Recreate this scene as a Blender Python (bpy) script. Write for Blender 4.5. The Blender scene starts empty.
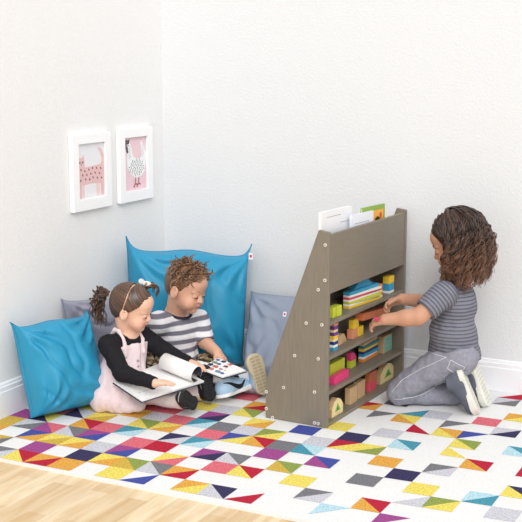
import bpy, math, random
import numpy as np
from mathutils import Vector, Matrix, noise

random.seed(7)
RNG = np.random.default_rng(11)
C = bpy.context.scene.collection
A3 = lambda p: np.array(p, float)
def unit(v):
    v = A3(v); return v/np.linalg.norm(v)

# ------------------------------------------------------------------ materials
def lin(c):
    return tuple((x/255/12.92 if x/255 <= .04045 else ((x/255+.055)/1.055)**2.4) for x in c)
def nd(nt, t, **kw):
    n = nt.nodes.new(t)
    for k, v in kw.items():
        if k in n.inputs: n.inputs[k].default_value = v
        else: setattr(n, k, v)
    return n
MATS = {}
def mat(name, rgb=(200, 200, 200), rough=.6, tint=False, bump=0, bscale=200, vary=0, vscale=30, sss=0, spec=.4, stretch=None, coat=0):
    if name in MATS: return MATS[name]
    m = bpy.data.materials.new(name); m.use_nodes = True
    nt = m.node_tree; b = nt.nodes['Principled BSDF']
    b.inputs['Roughness'].default_value = rough
    b.inputs['Specular IOR Level'].default_value = spec
    b.inputs['Base Color'].default_value = (*lin(rgb), 1)
    col = None
    if tint:
        a = nd(nt, 'ShaderNodeAttribute', attribute_name='tint'); col = a.outputs['Color']
    tc = nd(nt, 'ShaderNodeTexCoord'); vec = tc.outputs['Object']
    if stretch:
        mp = nd(nt, 'ShaderNodeMapping'); mp.inputs['Scale'].default_value = stretch
        nt.links.new(vec, mp.inputs['Vector']); vec = mp.outputs['Vector']
    if vary:
        n = nd(nt, 'ShaderNodeTexNoise', Scale=vscale, Detail=4.0); nt.links.new(vec, n.inputs['Vector'])
        r = nd(nt, 'ShaderNodeMapRange'); r.inputs['From Min'].default_value = .25; r.inputs['From Max'].default_value = .75
        r.inputs['To Min'].default_value = 1-vary; r.inputs['To Max'].default_value = 1+vary
        nt.links.new(n.outputs['Fac'], r.inputs['Value'])
        mx = nd(nt, 'ShaderNodeMix', data_type='RGBA', blend_type='MULTIPLY'); mx.inputs[0].default_value = 1
        if col is not None: nt.links.new(col, mx.inputs[6])
        else: mx.inputs[6].default_value = (*lin(rgb), 1)
        nt.links.new(r.outputs['Result'], mx.inputs[7]); col = mx.outputs[2]
    if col is not None: nt.links.new(col, b.inputs['Base Color'])
    if bump:
        n = nd(nt, 'ShaderNodeTexNoise', Scale=bscale, Detail=3.0); nt.links.new(vec, n.inputs['Vector'])
        bp = nd(nt, 'ShaderNodeBump', Strength=bump, Distance=.004)
        nt.links.new(n.outputs['Fac'], bp.inputs['Height']); nt.links.new(bp.outputs['Normal'], b.inputs['Normal'])
    if sss:
        b.inputs['Subsurface Weight'].default_value = sss
        b.inputs['Subsurface Radius'].default_value = (.012, .005, .003)
        b.inputs['Subsurface Scale'].default_value = .6
    if coat: b.inputs['Coat Weight'].default_value = coat
    MATS[name] = m
    return m

# ------------------------------------------------------------------ objects
def thing(name, label, cat, loc=(0, 0, 0), rotz=0, group=None):
    o = bpy.data.objects.new(name, None); C.objects.link(o)
    o.empty_display_size = .05
    o.location = loc; o.rotation_euler = (0, 0, rotz)
    o['label'] = label; o['category'] = cat
    if group: o['group'] = group
    return o
def tag(o, label, cat, group=None):
    o['label'] = label; o['category'] = cat
    if group: o['group'] = group
    return o
def root_of(o):
    while o.parent: o = o.parent
    return o
def obj(name, V, F, mats, parent=None, smooth=False, midx=None, tint=None, base=None, local=False):
    """one mesh object; V in world coordinates unless local (then in the root's own frame)"""
    V = np.asarray(V, float).reshape(-1, 3)
    off = np.zeros(3)
    if parent is not None and not local:
        off = A3(root_of(parent).location)
    elif base is not None: off = A3(base)
    V = V-off
    me = bpy.data.meshes.new(name)
    me.from_pydata(V.tolist(), [], [list(map(int, f)) for f in F])
    if not isinstance(mats, (list, tuple)): mats = [mats]
    for m in mats: me.materials.append(m)
    if midx is not None: me.polygons.foreach_set('material_index', np.asarray(midx, np.int32))
    if smooth: me.polygons.foreach_set('use_smooth', np.ones(len(me.polygons), bool))
    if tint is not None:
        a = me.color_attributes.new('tint', 'FLOAT_COLOR', 'POINT')
        t = np.ones((len(V), 4), np.float32); t[:, :3] = tint
        a.data.foreach_set('color', t.ravel())
    me.update()
    o = bpy.data.objects.new(name, me); C.objects.link(o)
    if parent is not None: o.parent = parent
    elif base is not None: o.location = base
    return o
def struct(o):
    o['kind'] = 'structure'; return o

class MB:
    def __init__(s): s.V = []; s.F = []; s.M = []
    def add(s, V, F, m=0):
        n = len(s.V); s.V += [tuple(v) for v in V]; s.F += [[i+n for i in f] for f in F]; s.M += [m]*len(F)
        return s
    def box(s, lo, hi, m=0):
        x0, y0, z0 = lo; x1, y1, z1 = hi
        V = [(x, y, z) for z in (z0, z1) for x, y in ((x0, y0), (x1, y0), (x1, y1), (x0, y1))]
        return s.add(V, [(3, 2, 1, 0), (4, 5, 6, 7), (0, 1, 5, 4), (1, 2, 6, 5), (2, 3, 7, 6), (3, 0, 4, 7)], m)
    def slab(s, P, th, m=0):
        """P: polygon of 3-D points counter-clockwise seen from above; extruded downwards by vector th"""
        P = [A3(p) for p in P]; n = len(P); Q = [p+A3(th) for p in P]
        F = [tuple(range(n)), tuple(range(2*n-1, n-1, -1))]+[(i, i+n, (i+1) % n+n, (i+1) % n) for i in range(n)]
        return s.add(P+Q, F, m)
    def tube(s, pts, rad, sides=8, m=0):
        pts = [A3(p) for p in pts]
        if np.isscalar(rad): rad = [rad]*len(pts)
        n0 = len(s.V); prev = None
        for i, p in enumerate(pts):
            t = unit(pts[min(i+1, len(pts)-1)]-pts[max(i-1, 0)])
            if prev is None:
                a = np.cross(t, (0, 0, 1)) if abs(t[2]) < .9 else np.cross(t, (1, 0, 0))
            else: a = prev-t*(prev@t)
            a = unit(a); b = np.cross(t, a); prev = a
            for k in range(sides):
                w = 2*math.pi*k/sides; s.V.append(tuple(p+rad[i]*(a*math.cos(w)+b*math.sin(w))))
        for i in range(len(pts)-1):
            for k in range(sides):
                k2 = (k+1) % sides
                s.F.append([n0+i*sides+k, n0+i*sides+k2, n0+(i+1)*sides+k2, n0+(i+1)*sides+k]); s.M.append(m)
        s.F.append([n0+k for k in range(sides-1, -1, -1)]); s.M.append(m)
        e = n0+(len(pts)-1)*sides
        s.F.append([e+k for k in range(sides)]); s.M.append(m)
        return s
    def cyl(s, a, b, r, sides=20, m=0): return s.tube([a, b], r, sides, m)
    def build(s, name, mats, parent=None, smooth=False, base=None, local=False):
        return obj(name, s.V, s.F, mats, parent, smooth, s.M, None, base, local)
def bevel(o, w=.002, seg=2):
    b = o.modifiers.new('Bevel', 'BEVEL'); b.width = w; b.segments = seg; b.limit_method = 'ANGLE'
    return o
def smooth_by_angle(o, deg=40):
    me = o.data
    me.polygons.foreach_set('use_smooth', np.ones(len(me.polygons), bool))
    me.set_sharp_from_angle(angle=math.radians(deg))
    return o

# ------------------------------------------------------------------ distance-field modelling
class Field:
    def __init__(s, lo, hi, h):
        s.lo = A3(lo); s.h = h
        s.n = np.ceil((A3(hi)-s.lo)/h).astype(int)+1
        s.d = np.full(s.n, 1.0, np.float32)
    def _op(s, lo, hi, fn, k, mode):
        m = k+4*s.h
        i0 = np.clip(np.floor((A3(lo)-m-s.lo)/s.h).astype(int), 0, s.n); i1 = np.clip(np.ceil((A3(hi)+m-s.lo)/s.h).astype(int)+1, 0, s.n)
        if (i1 <= i0).any(): return s
        ax = [(s.lo[a]+s.h*np.arange(i0[a], i1[a])).astype(np.float32) for a in range(3)]
        X = ax[0][:, None, None]; Y = ax[1][None, :, None]; Z = ax[2][None, None, :]
        e = fn(X, Y, Z).astype(np.float32)
        sl = tuple(slice(a, b) for a, b in zip(i0, i1)); d = s.d[sl]
        if mode == 'add':
            h = np.maximum(k-np.abs(d-e), 0); r = np.minimum(d, e)-(h*h/(4*k) if k > 0 else 0)
        else:
            e = -e if mode == 'sub' else e
            h = np.maximum(k-np.abs(d-e), 0); r = np.maximum(d, e)+(h*h/(4*k) if k > 0 else 0)
        s.d[sl] = r
        return s
    def cone(s, a, b, ra, rb, k=.01, mode='add'):
        a = A3(a); b = A3(b); v = b-a; L = max(v@v, 1e-12); r = max(ra, rb)
        def fn(X, Y, Z):
            x, y, z = X-a[0], Y-a[1], Z-a[2]
            t = np.clip((x*v[0]+y*v[1]+z*v[2])/L, 0, 1)
            return np.sqrt((x-t*v[0])**2+(y-t*v[1])**2+(z-t*v[2])**2)-(ra+t*(rb-ra))
        return s._op(np.minimum(a, b)-r, np.maximum(a, b)+r, fn, k, mode)
    def chain(s, pr, k=.01, grow=0):
        for (p, r), (q, t) in zip(pr[:-1], pr[1:]): s.cone(p, q, r+grow, t+grow, k)
        return s
    def ell(s, c, r, R=None, k=.01, mode='add'):
        c = A3(c); r = A3(r); R = np.eye(3) if R is None else A3(R); m = r.max()
        def fn(X, Y, Z):
            x, y, z = X-c[0], Y-c[1], Z-c[2]
            l = [x*R[0, i]+y*R[1, i]+z*R[2, i] for i in range(3)]
            k0 = np.sqrt(sum((l[i]/r[i])**2 for i in range(3))); k1 = np.sqrt(sum((l[i]/r[i]**2)**2 for i in range(3)))
            return k0*(k0-1)/np.maximum(k1, 1e-6)
        return s._op(c-m, c+m, fn, k, mode)
    def rbox(s, c, half, rad, R=None, k=.01, mode='add'):
        c = A3(c); half = A3(half)-rad; R = np.eye(3) if R is None else A3(R); m = np.linalg.norm(half)+rad
        def fn(X, Y, Z):
            x, y, z = X-c[0], Y-c[1], Z-c[2]
            q = [np.abs(x*R[0, i]+y*R[1, i]+z*R[2, i])-half[i] for i in range(3)]
            return np.sqrt(sum(np.maximum(t, 0)**2 for t in q))+np.minimum(np.maximum(q[0], np.maximum(q[1], q[2])), 0)-rad
        return s._op(c-m, c+m, fn, k, mode)
    def cut(s, p, n, k=.004):
        """remove everything on the side n points to"""
        p = A3(p); n = unit(n)
        return s._op(s.lo, s.lo+s.n*s.h, lambda X, Y, Z: (X-p[0])*n[0]+(Y-p[1])*n[1]+(Z-p[2])*n[2], k, 'int')
    def fn(s, f, mode='int', k=.004):
        return s._op(s.lo, s.lo+s.n*s.h, f, k, mode)
    def mesh(s):
        d = s.d; n = A3(d.shape).astype(int)
        S = d < 0
        c = np.zeros(n-1, np.uint8)
        for i in (0, 1):
            for j in (0, 1):
                for k in (0, 1): c += S[i:n[0]-1+i, j:n[1]-1+j, k:n[2]-1+k]
        act = np.argwhere((c > 0) & (c < 8))
        idx = -np.ones(n-1, np.int32); idx[tuple(act.T)] = np.arange(len(act))
        acc = np.zeros((len(act), 3)); cnt = np.zeros(len(act))
        cs = [(i, j, k) for i in (0, 1) for j in (0, 1) for k in (0, 1)]
        val = {q: d[tuple((act+q).T)].astype(float) for q in cs}
        for q in cs:
            for a in range(3):
                if q[a]: continue
                p = list(q); p[a] = 1; p = tuple(p)
                v0, v1 = val[q], val[p]; m = (v0 < 0) != (v1 < 0)
                t = np.where(m, v0/np.where(m, v0-v1, 1), 0)
                pos = np.tile(A3(q), (len(act), 1)); pos[:, a] += t
                acc += pos*m[:, None]; cnt += m
        V = s.lo+s.h*(act+acc/cnt[:, None])
        F = []
        for a in range(3):
            b, e = (a+1) % 3, (a+2) % 3
            sl0 = [slice(None)]*3; sl1 = [slice(None)]*3
            sl0[a] = slice(0, -1); sl1[a] = slice(1, None)
            s0, s1 = S[tuple(sl0)], S[tuple(sl1)]
            E = np.argwhere(s0 != s1); fl = s0[tuple(E.T)]
            ok = (E[:, b] > 0) & (E[:, e] > 0) & (E[:, b] < n[b]-1) & (E[:, e] < n[e]-1); E = E[ok]; fl = fl[ok]
            def g(db, de):
                q = E.copy(); q[:, b] += db; q[:, e] += de; return idx[tuple(q.T)]
            Q = np.stack([g(-1, -1), g(0, -1), g(0, 0), g(-1, 0)], 1)
            Q[~fl] = Q[~fl][:, ::-1]; F.append(Q)
        return V, np.concatenate(F)
def relax(V, F, it=2):
    E = np.concatenate([F[:, [0, 1]], F[:, [1, 2]], F[:, [2, 3]], F[:, [3, 0]]])
    for _ in range(it):
        a = np.zeros_like(V); c = np.zeros(len(V))
        np.add.at(a, E[:, 0], V[E[:, 1]]); np.add.at(a, E[:, 1], V[E[:, 0]])
        np.add.at(c, E[:, 0], 1); np.add.at(c, E[:, 1], 1)
        V = V*.5+.5*a/np.maximum(c, 1)[:, None]
    return V
def normals(V, F):
    n = np.cross(V[F[:, 2]]-V[F[:, 0]], V[F[:, 3]]-V[F[:, 1]]); N = np.zeros_like(V)
    for k in range(4): np.add.at(N, F[:, k], n)
    return N/np.maximum(np.linalg.norm(N, axis=1), 1e-12)[:, None]
def wrinkle(V, F, amp, sc, seed=0, axis=None):
    """cloth folds: displace along the normal by smooth noise, stretched along `axis`"""
    N = normals(V, F); P = V.copy()
    if axis is not None:
        a = unit(axis); P = P-np.outer(P@a, a)*.7
    h = np.array([noise.noise(Vector(p*sc+seed*7.3))+.5*noise.noise(Vector(p*sc*2.1+seed*3.1)) for p in P])
    return V+N*(amp*h)[:, None]
def smoothstep(a, b, x):
    t = np.clip((x-a)/(b-a), 0, 1); return t*t*(3-2*t)

# ------------------------------------------------------------------ camera, light
cd = bpy.data.cameras.new('camera'); cam = bpy.data.objects.new('camera', cd); C.objects.link(cam)
cam.location = (2.7256,-4.3893,1.3367); cam.rotation_euler = (1.393021,0,0.468346)
cd.sensor_width = 36; cd.lens = 1112.695/522*36; cd.clip_start = .05
sc = bpy.context.scene; sc.camera = cam
sc.view_settings.view_transform = 'Standard'; sc.view_settings.look = 'None'
sc.view_settings.gamma = 1; sc.view_settings.use_curve_mapping = False
sc.view_settings.exposure = 0.03
w = bpy.data.worlds.new('sky'); sc.world = w; w.use_nodes = True
w.node_tree.nodes['Background'].inputs[0].default_value = (.95, .97, 1, 1)
w.node_tree.nodes['Background'].inputs[1].default_value = 1.0
def sun(name, d, strength, angle, col=(1, 1, 1)):
    l = bpy.data.lights.new(name, 'SUN'); l.energy = strength; l.angle = math.radians(angle); l.color = col
    o = bpy.data.objects.new(name, l); C.objects.link(o); o.location = (1, -2, 3)
    o.rotation_euler = Vector(d).to_track_quat('-Z', 'Y').to_euler(); return o
sun('window_light', (-.46,.72,-.60), 1.6, 35, (1, .99, .975))

# ------------------------------------------------------------------ the room
def wall_material(name, rgb):
    m = mat(name, rgb, .75, bump=.42, bscale=95, spec=.2)
    return m
FZ = -.010                                             # the boards; the rug's top is z = 0
def box_obj(name, lo, hi, m, **kw):
    b = MB(); b.box(lo, hi); return b.build(name, m, **kw)
struct(box_obj('wall_back', (-.12, 0, FZ-.1), (5, .12, 2.9), wall_material('back_wall_paint', (228,229,230))))
struct(box_obj('wall_left', (-.12, -5, FZ-.1), (0, 0, 2.9), wall_material('left_wall_paint', (238,237,236))))
def floor_mat():
    m = bpy.data.materials.new('maple_boards'); m.use_nodes = True; nt = m.node_tree; b = nt.nodes['Principled BSDF']
    b.inputs['Roughness'].default_value = .45; b.inputs['Specular IOR Level'].default_value = .3
    tc = nd(nt, 'ShaderNodeTexCoord'); mp = nd(nt, 'ShaderNodeMapping'); mp.inputs['Rotation'].default_value = (0, 0, math.pi/2)
    nt.links.new(tc.outputs['Object'], mp.inputs['Vector'])
    br = nd(nt, 'ShaderNodeTexBrick', offset=.37, squash=1.0); nt.links.new(mp.outputs['Vector'], br.inputs['Vector'])
    br.inputs['Color1'].default_value = (*lin((240, 221, 188)), 1); br.inputs['Color2'].default_value = (*lin((216, 186, 143)), 1)
    br.inputs['Mortar'].default_value = (*lin((206, 180, 142)), 1)
    br.inputs['Scale'].default_value = 1; br.inputs['Mortar Size'].default_value = .0006; br.inputs['Brick Width'].default_value = .62
    br.inputs['Row Height'].default_value = .072; br.inputs['Bias'].default_value = -.1
    m2 = nd(nt, 'ShaderNodeMapping'); m2.inputs['Scale'].default_value = (26, 3.2, 1); nt.links.new(tc.outputs['Object'], m2.inputs['Vector'])
    n = nd(nt, 'ShaderNodeTexNoise', Scale=1.3, Detail=5.0, Distortion=.5); nt.links.new(m2.outputs['Vector'], n.inputs['Vector'])
    cr = nd(nt, 'ShaderNodeValToRGB'); cr.color_ramp.elements[0].position = .36; cr.color_ramp.elements[1].position = .62
    cr.color_ramp.elements[0].color = (.84, .73, .57, 1); cr.color_ramp.elements[1].color = (1, 1, 1, 1)
    nt.links.new(n.outputs['Fac'], cr.inputs['Fac'])
    mx = nd(nt, 'ShaderNodeMix', data_type='RGBA', blend_type='MULTIPLY'); mx.inputs[0].default_value = .75
    nt.links.new(br.outputs['Color'], mx.inputs[6]); nt.links.new(cr.outputs['Color'], mx.inputs[7])
    nt.links.new(mx.outputs[2], b.inputs['Base Color'])
    return m
struct(box_obj('floor', (-.12, -5, FZ-.1), (5, .12, FZ), floor_mat()))
trim = mat('white_trim_paint', (244, 244, 246), .4)
def baseboard(name, axis):
    prof = [(0, FZ), (.016, FZ), (.016, .098), (.013, .101), (.013, .116), (.009, .119), (.007, .128), (.003, .131), (0, .131)]
    V = []; F = []
    n = len(prof)
    for e in (0, 1):
        for t, z in prof:
            V.append((5*e, -t, z) if axis == 'x' else (t, -5*e, z))
    for i in range(n-1): F.append((i, i+1, n+i+1, n+i))
    F += [tuple(range(n)), tuple(range(2*n-1, n-1, -1))]
    if axis == 'x': F = [f[::-1] for f in F]
    return struct(obj(name, V, F, trim))
baseboard('baseboard_back', 'x'); baseboard('baseboard_left', 'y')

# ------------------------------------------------------------------ rug
RC = dict(P=(158, 66, 138), N=(46, 42, 82), B=(58, 72, 160), L=(186, 220, 230), T=(62, 148, 172), O=(232, 166, 64), Y=(243, 222, 96),
          G=(140, 158, 70), M=(214, 176, 66), g=(124, 124, 128), S=(206, 205, 212), R=(188, 24, 50), K=(226, 104, 118), W=(240, 239, 237))
rug_cells = {}
def row(j, **kw): pass
CELLS = '''-16,0 P;-15,0 NY|;-15,-1 Sg-;-16,-1 M;-16,-2 O;-15,1 K;-14,1 NS|;-14,-1 PK|;-13,-1 Sg|;-14,-2 BO-;-13,-2 YM-;-12,-2 YO-;-12,-1 PB-;-15,-3 Mg-
-13,-3 P;-13,-4 YR|;-14,-4 gS-;-12,-4 OR-;-11,-4 O;-11,-3 N;-10,-3 YO-;-11,-2 S;-10,-2 PB-;-10,-1 K;-9,-1 R;-8,-2 YK-;-9,-3 MG|;-9,-4 Y;-8,-3 Sg|;-8,-4 WB-
-7,-3 OR-;-6,-2 K;-6,-1 Sg|;-7,-1 PN-;-5,-2 YR|;-6,-4 OY-;-5,-4 SN|;-4,-4 WR-;-4,-1 MG|;-3,-2 Y;-2,-3 gS-;-1,-4 LW-;-5,0 P;-5,1 g;-6,1 OR|;-4,1 TL|;-4,2 S;-3,3 N;-3,2 RY-
-2,2 YG-;-3,0 PB|;-1,1 O;-1,-1 g;0,0 N;1,-1 Y;0,-3 OR|;1,-4 PW-;1,-2 WS-;2,-2 GY-;1,1 gS-;2,2 OR|;1,3 YW|;1,4 YG|;0,5 YO|;1,5 BW-;0,6 gW-;1,7 K;2,6 SN-;2,8 OY-
1,10 Sg-;1,11 WR-;3,4 LT|;4,2 R;4,0 YN|;3,-1 LT-;4,-2 S;-2,4 S;-1,3 LT|;-1,5 RW|;-2,6 OY|;-2,7 WT-;-1,7 S;-3,6 gW-;-4,7 RO-;-4,4 Y;-5,3 B;-6,2 GY-;-7,3 YO-;-7,2 S;-7,1 BY-
-8,1 K;-8,2 g;-9,4 S;-10,4 Y;-8,4 YG|;-8,5 OR-;-9,3 PN-;-9,2 TL-;-9,0 NS-;-8,0 TL-;-10,1 YO-;-10,2 K;-11,3 K;-11,2 S;-11,1 YG|;-11,0 TL-;-12,2 YO-;-12,3 RK-;-12,0 K
-13,0 OR|;-13,1 YM-;-14,2 YG|;-14,3 O;-15,3 P;-13,4 K;-16,2 B;-15,2 S;-12,5 Y;-11,4 R;-10,6 T;-13,5 S;-11,7 P;-14,6 N;-9,6 K;-12,8 O;-8,7 g;-7,6 L;-6,5 K;-16,4 T;-15,6 R;-10,9 S;-6,8 P
-5,6 O;-7,9 N;-3,8 g;3,9 P;4,5 R;4,7 G;-16,7 S;-14,9 Y;3,11 T;5,4 N;5,1 O;5,-1 B'''
def G(i, j):
    return (1.52689+.09461*i+.00037*j-.00003*i*i, -1.03677+.00415*i+.09439*j+.0001*i*i-.00009*i*j-.00007*j*j)
def clip(poly, a, v, keep_greater):
    out = []
    for p, q in zip(poly, poly[1:]+poly[:1]):
        ip = (p[a] >= v) == keep_greater; iq = (q[a] >= v) == keep_greater
        if ip: out.append(p)
        if ip != iq:
            t = (v-p[a])/(q[a]-p[a]); out.append(tuple(p[k]+t*(q[k]-p[k]) for k in (0, 1)))
    return out
rx0, rx1, ry0, ry1 = .018, 2.13, -1.562, -.018
RC = {k: tuple(v*.88+.12*t for v, t in zip(c, (186, 178, 170))) if k not in 'WgSL' else c for k, c in RC.items()}
rb = MB(); keys = list(RC); rmats = []
for k in keys:
    rmats.append(mat('rug_pile_'+{'P': 'magenta', 'N': 'navy', 'B': 'blue', 'L': 'pale_blue', 'T': 'teal', 'O': 'orange', 'Y': 'yellow', 'G': 'olive', 'M': 'mustard',
                                  'g': 'grey', 'S': 'silver', 'R': 'red', 'K': 'coral', 'W': 'white'}[k], RC[k], .95, bump=.6, bscale=420, vary=.07 if k == 'W' else .34, vscale=150, spec=.1))
rb.box((rx0, ry0, FZ), (rx1, ry1, -.0008), keys.index('W'))
for ent in CELLS.replace('\n', ';').split(';'):
    if not ent: continue
    ij, code = ent.split(' '); i, j = map(int, ij.split(','))
    TL, TR, BR, BL = G(i, j), G(i+1, j), G(i+1, j-1), G(i, j-1)
    if len(code) == 1: polys = [([BL, BR, TR, TL], code)]
    elif code[2] == '-': polys = [([BL, TR, TL], code[0]), ([BL, BR, TR], code[1])]
    else: polys = [([BL, BR, TL], code[0]), ([BR, TR, TL], code[1])]
    for P, c in polys:
        if c == 'W': continue
        for a, v, kg in ((0, rx0+.001, True), (0, rx1-.01, False), (1, ry0+.008, True), (1, ry1-.001, False)):
            if P: P = clip(P, a, v, kg)
        if len(P) > 2: rb.add([(x, y, 0) for x, y in P], [tuple(range(len(P)))], keys.index(c))
rug = rb.build('rug', rmats)
tag(rug, 'large white rug patterned with bright squares and triangles, lying on the boards', 'rug')

# ------------------------------------------------------------------ floor pillows
def pillow(name, label, TL, TR, BR, BL, front, T, m, seed, pinch=(.03, .02, .0, .02), group='floor pillows against the walls', tagpos=None, ear=(0, 0)):
    TL, TR, BR, BL = map(A3, (TL, TR, BR, BL)); BL[2] = BR[2] = .006; nrm = unit(front); N = 56
    base = (BL+BR)/2; base[2] = min(BL[2], BR[2])
    up = unit((TL+TR)/2-(BL+BR)/2); rt = unit((TR+BR)/2-(TL+BL)/2)
    root = thing(name, label, 'pillow', base, 0, group)
    V = []; F = []
    def pos(u, v, side):
        p = (BL*(1-u)+BR*u)*(1-v)+(TL*(1-u)+TR*u)*v
        cu = (1-abs(2*u-1)**12)*(1-.28*math.sin(math.pi*u)**6); cv = 1-abs(2*v-1)**7
        p = p-up*(pinch[0]*cu*v**3)+up*(pinch[2]*cu*(1-v)**3)-rt*(pinch[1]*cv*u**3)+rt*(pinch[3]*cv*(1-u)**3)
        prof = (max(0, 1-abs(2*u-1)**3.2)*max(0, 1-abs(2*v-1)**3.0))**.36
        t = T*prof*(1.12-.30*v)
        e = abs(2*u-1)*abs(2*v-1)
        q = Vector((u*3.2+seed*5.1, v*3.2, seed*1.7))
        wr = noise.noise(q*1.1)*.010+noise.noise(Vector((u*7+seed, v*5, 2.2)))*.005-.010*max(0, 1-abs(noise.noise(Vector((u*2.6+v*1.7+seed, v*2.4-u*1.9, seed*.7)))*6))
        # creases that run from the corners towards the middle
        for cx, cy in ((0, 0), (1, 0), (0, 1), (1, 1)):
            dx, dy = u-cx, v-cy; r = math.hypot(dx, dy)
            if r > 1e-4:
                a = math.atan2(abs(dy), abs(dx))
                wr += .012*math.sin(a*13+seed*2+cx*3+cy*1.3+3*noise.noise(Vector((r*3, seed, cx+2*cy))))*math.exp(-((r-.26)/.16)**2)
        t2 = (t+wr*prof) if side > 0 else t*.55
        p = p+nrm*(t2 if side > 0 else -t2); p[2] = max(p[2], .0012)
        return p
    for side in (1, -1):
        n0 = len(V)
        for j in range(N+1):
            for i in range(N+1): V.append(pos(i/N, j/N, side))
        for j in range(N):
            for i in range(N):
                a = n0+j*(N+1)+i; q = (a, a+1, a+N+2, a+N+1)
                F.append(q if side > 0 else q[::-1])
    o = obj('cover', V, F, m, root, True)
    wd = o.modifiers.new('Weld', 'WELD'); wd.merge_threshold = .0006
    # piped seam all round
    lift = A3((0, 0, .003)); ring = [pos(i/N, 1, 1) for i in range(N+1)]+[pos(1, 1-i/N, 1) for i in range(1, N+1)]+[pos(1-i/N, 0, 1) for i in range(1, N+1)]+[pos(0, i/N, 1) for i in range(1, N+1)]
    s = MB(); s.tube([p+lift*(p[2] < .02) for p in ring], .0028, 6); s.build('seam', m, root, True)
    if tagpos:
        u, v, dr, du = tagpos
        p = A3(pos(u, v, 1))+nrm*.003
        a, b = rt*.018*dr, up*.03*du
        g = MB()
        g.slab([p, p+a, p+a+b, p+b], -nrm*.0012, 0)
        t = g.build('care_tag', mat('tag_white', (244, 240, 240), .7), root); t['label'] = 'small white sewn-in tag'
        g = MB(); c = p+a*.25+b*.3+nrm*.0006
        g.slab([c, c+a*.5, c+a*.5+b*.4, c+b*.4], -nrm*.0004, 0); g.build('tag_mark', mat('tag_red', (206, 60, 80), .7), t)
    return root
blue = mat('blue_nylon', (36, 146, 185), .48, bump=.12, bscale=900, spec=.45)
grey = mat('grey_nylon', (150, 150, 164), .5, bump=.12, bscale=900, spec=.4)
bluegrey = mat('pale_blue_grey_nylon', (150, 160, 178), .5, bump=.12, bscale=900, spec=.4)
pillow('floor_pillow', 'small bright blue floor pillow leaning on the left wall below the framed prints',
       (0.0500,-1.1855,0.3737), (0.1650,-0.8561,0.3672), (0.2474,-0.8944,0.0000), (0.1264,-1.1793,0.0000), (1, -.35, .35), .12, blue, 1, (.028, .012, 0, .012))
pillow('floor_pillow', 'large bright blue floor pillow standing across the room corner behind the boy in stripes',
       (0.0450,-0.3901,0.5885), (0.4804,-0.0400,0.5343), (0.4912,-0.1404,-0.0105), (0.0335,-0.3496,-0.0625), (.62, -.78, .12), .17, blue, 2, (.062, .016, 0, .004), tagpos=(.985, .9, 1, 1))
pillow('floor_pillow', 'grey floor pillow partly hidden behind the girl in the pinafore',
       (0.0250,-0.8373,0.3926), (0.1200,-0.3878,0.3289), (0.2029,-0.4656,-0.0371), (-0.0073,-0.7288,-0.0741), (.9, -.4, .3), .070, grey, 3, (.012, .01, 0, .006), tagpos=(.0, .88, 1, .9))
pillow('floor_pillow', 'pale blue-grey floor pillow leaning on the back wall behind the bookshelf',
       (0.4802,-0.0500,0.3223), (0.9658,-0.0450,0.3187), (0.9996,-0.3319,0.0000), (0.5782,-0.3154,-0.0000), (.05, -1, .3), .085, bluegrey, 4, (.01, .01, 0, .008), tagpos=(.415, .80, .9, -.8))

# ------------------------------------------------------------------ framed prints on the left wall
white_lacquer = mat('white_lacquer', (250, 250, 250), .35)
def frame(label, y0, y1, z0, z1, draw, group='framed animal prints'):
    t = thing('framed_print', label, 'picture', (.001, (y0+y1)/2, z0), 0, group)
    b = .043; bt = .048; D = .022
    m = MB(); ys = (y0, y0+b, y1-b, y1); zs = (z0, z0+bt, z1-bt+.008, z1)
    O = [(y0, z0), (y1, z0), (y1, z1), (y0, z1)]; I = [(ys[1], zs[1]), (ys[2], zs[1]), (ys[2], zs[2]), (ys[1], zs[2])]
    V = [(D, *p) for p in O]+[(D, *p) for p in I]+[(.001, *p) for p in O]+[(.010, *p) for p in I]
    F = []
    for k in range(4):
        l = (k+1) % 4
        F += [(k, l, l+4, k+4), (k+8, l+8, l, k), (k+4, l+4, l+12, k+12), (k+8, k+12, l+12, l+8)]
    o = m.add(V, F).build('frame', white_lacquer, t); bevel(o, .0018)
    W, H = ys[2]-ys[1], zs[2]-zs[1]
    p = MB(); cnt = [0]
    def P(pts, mi, lay):
        cnt[0] += 1
        q = [(.0102+cnt[0]*.00002, ys[1]+u*W, zs[2]-v*H) for u, v in pts]
        # keep counter-clockwise seen from +x
        a = sum(q[i][1]*q[(i+1) % len(q)][2]-q[(i+1) % len(q)][1]*q[i][2] for i in range(len(q)))
        if a < 0: q = q[::-1]
        p.add(q, [tuple(range(len(q)))], mi)
    P([(0, 0), (1, 0), (1, 1), (0, 1)], 0, 0)
    mats = draw(P)
    p.build('print', mats, t)
    gl = MB(); gl.box((.0128, ys[1], zs[1]), (.0132, ys[2], zs[2]))
    gm = mat('picture_glass', (255, 255, 255), .05, spec=.2)
    gm.node_tree.nodes['Principled BSDF'].inputs['Alpha'].default_value = .05
    gl.build('glazing', gm, t)
def circ(u, v, a, b, n=20, rot=0):
    return [(u+a*math.cos(w)*math.cos(rot)-b*math.sin(w)*math.sin(rot), v+a*math.cos(w)*math.sin(rot)+b*math.sin(w)*math.cos(rot)) for w in (2*math.pi*k/n for k in range(n))]
def strip(pts, wd):
    L = []; R = []
    for i, (u, v) in enumerate(pts):
        a = pts[max(i-1, 0)]; b = pts[min(i+1, len(pts)-1)]; dx, dy = b[0]-a[0], b[1]-a[1]; l = math.hypot(dx, dy) or 1
        w = wd[i] if not np.isscalar(wd) else wd
        L.append((u-dy/l*w, v+dx/l*w)); R.append((u+dy/l*w, v-dx/l*w))
    return L+R[::-1]
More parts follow.
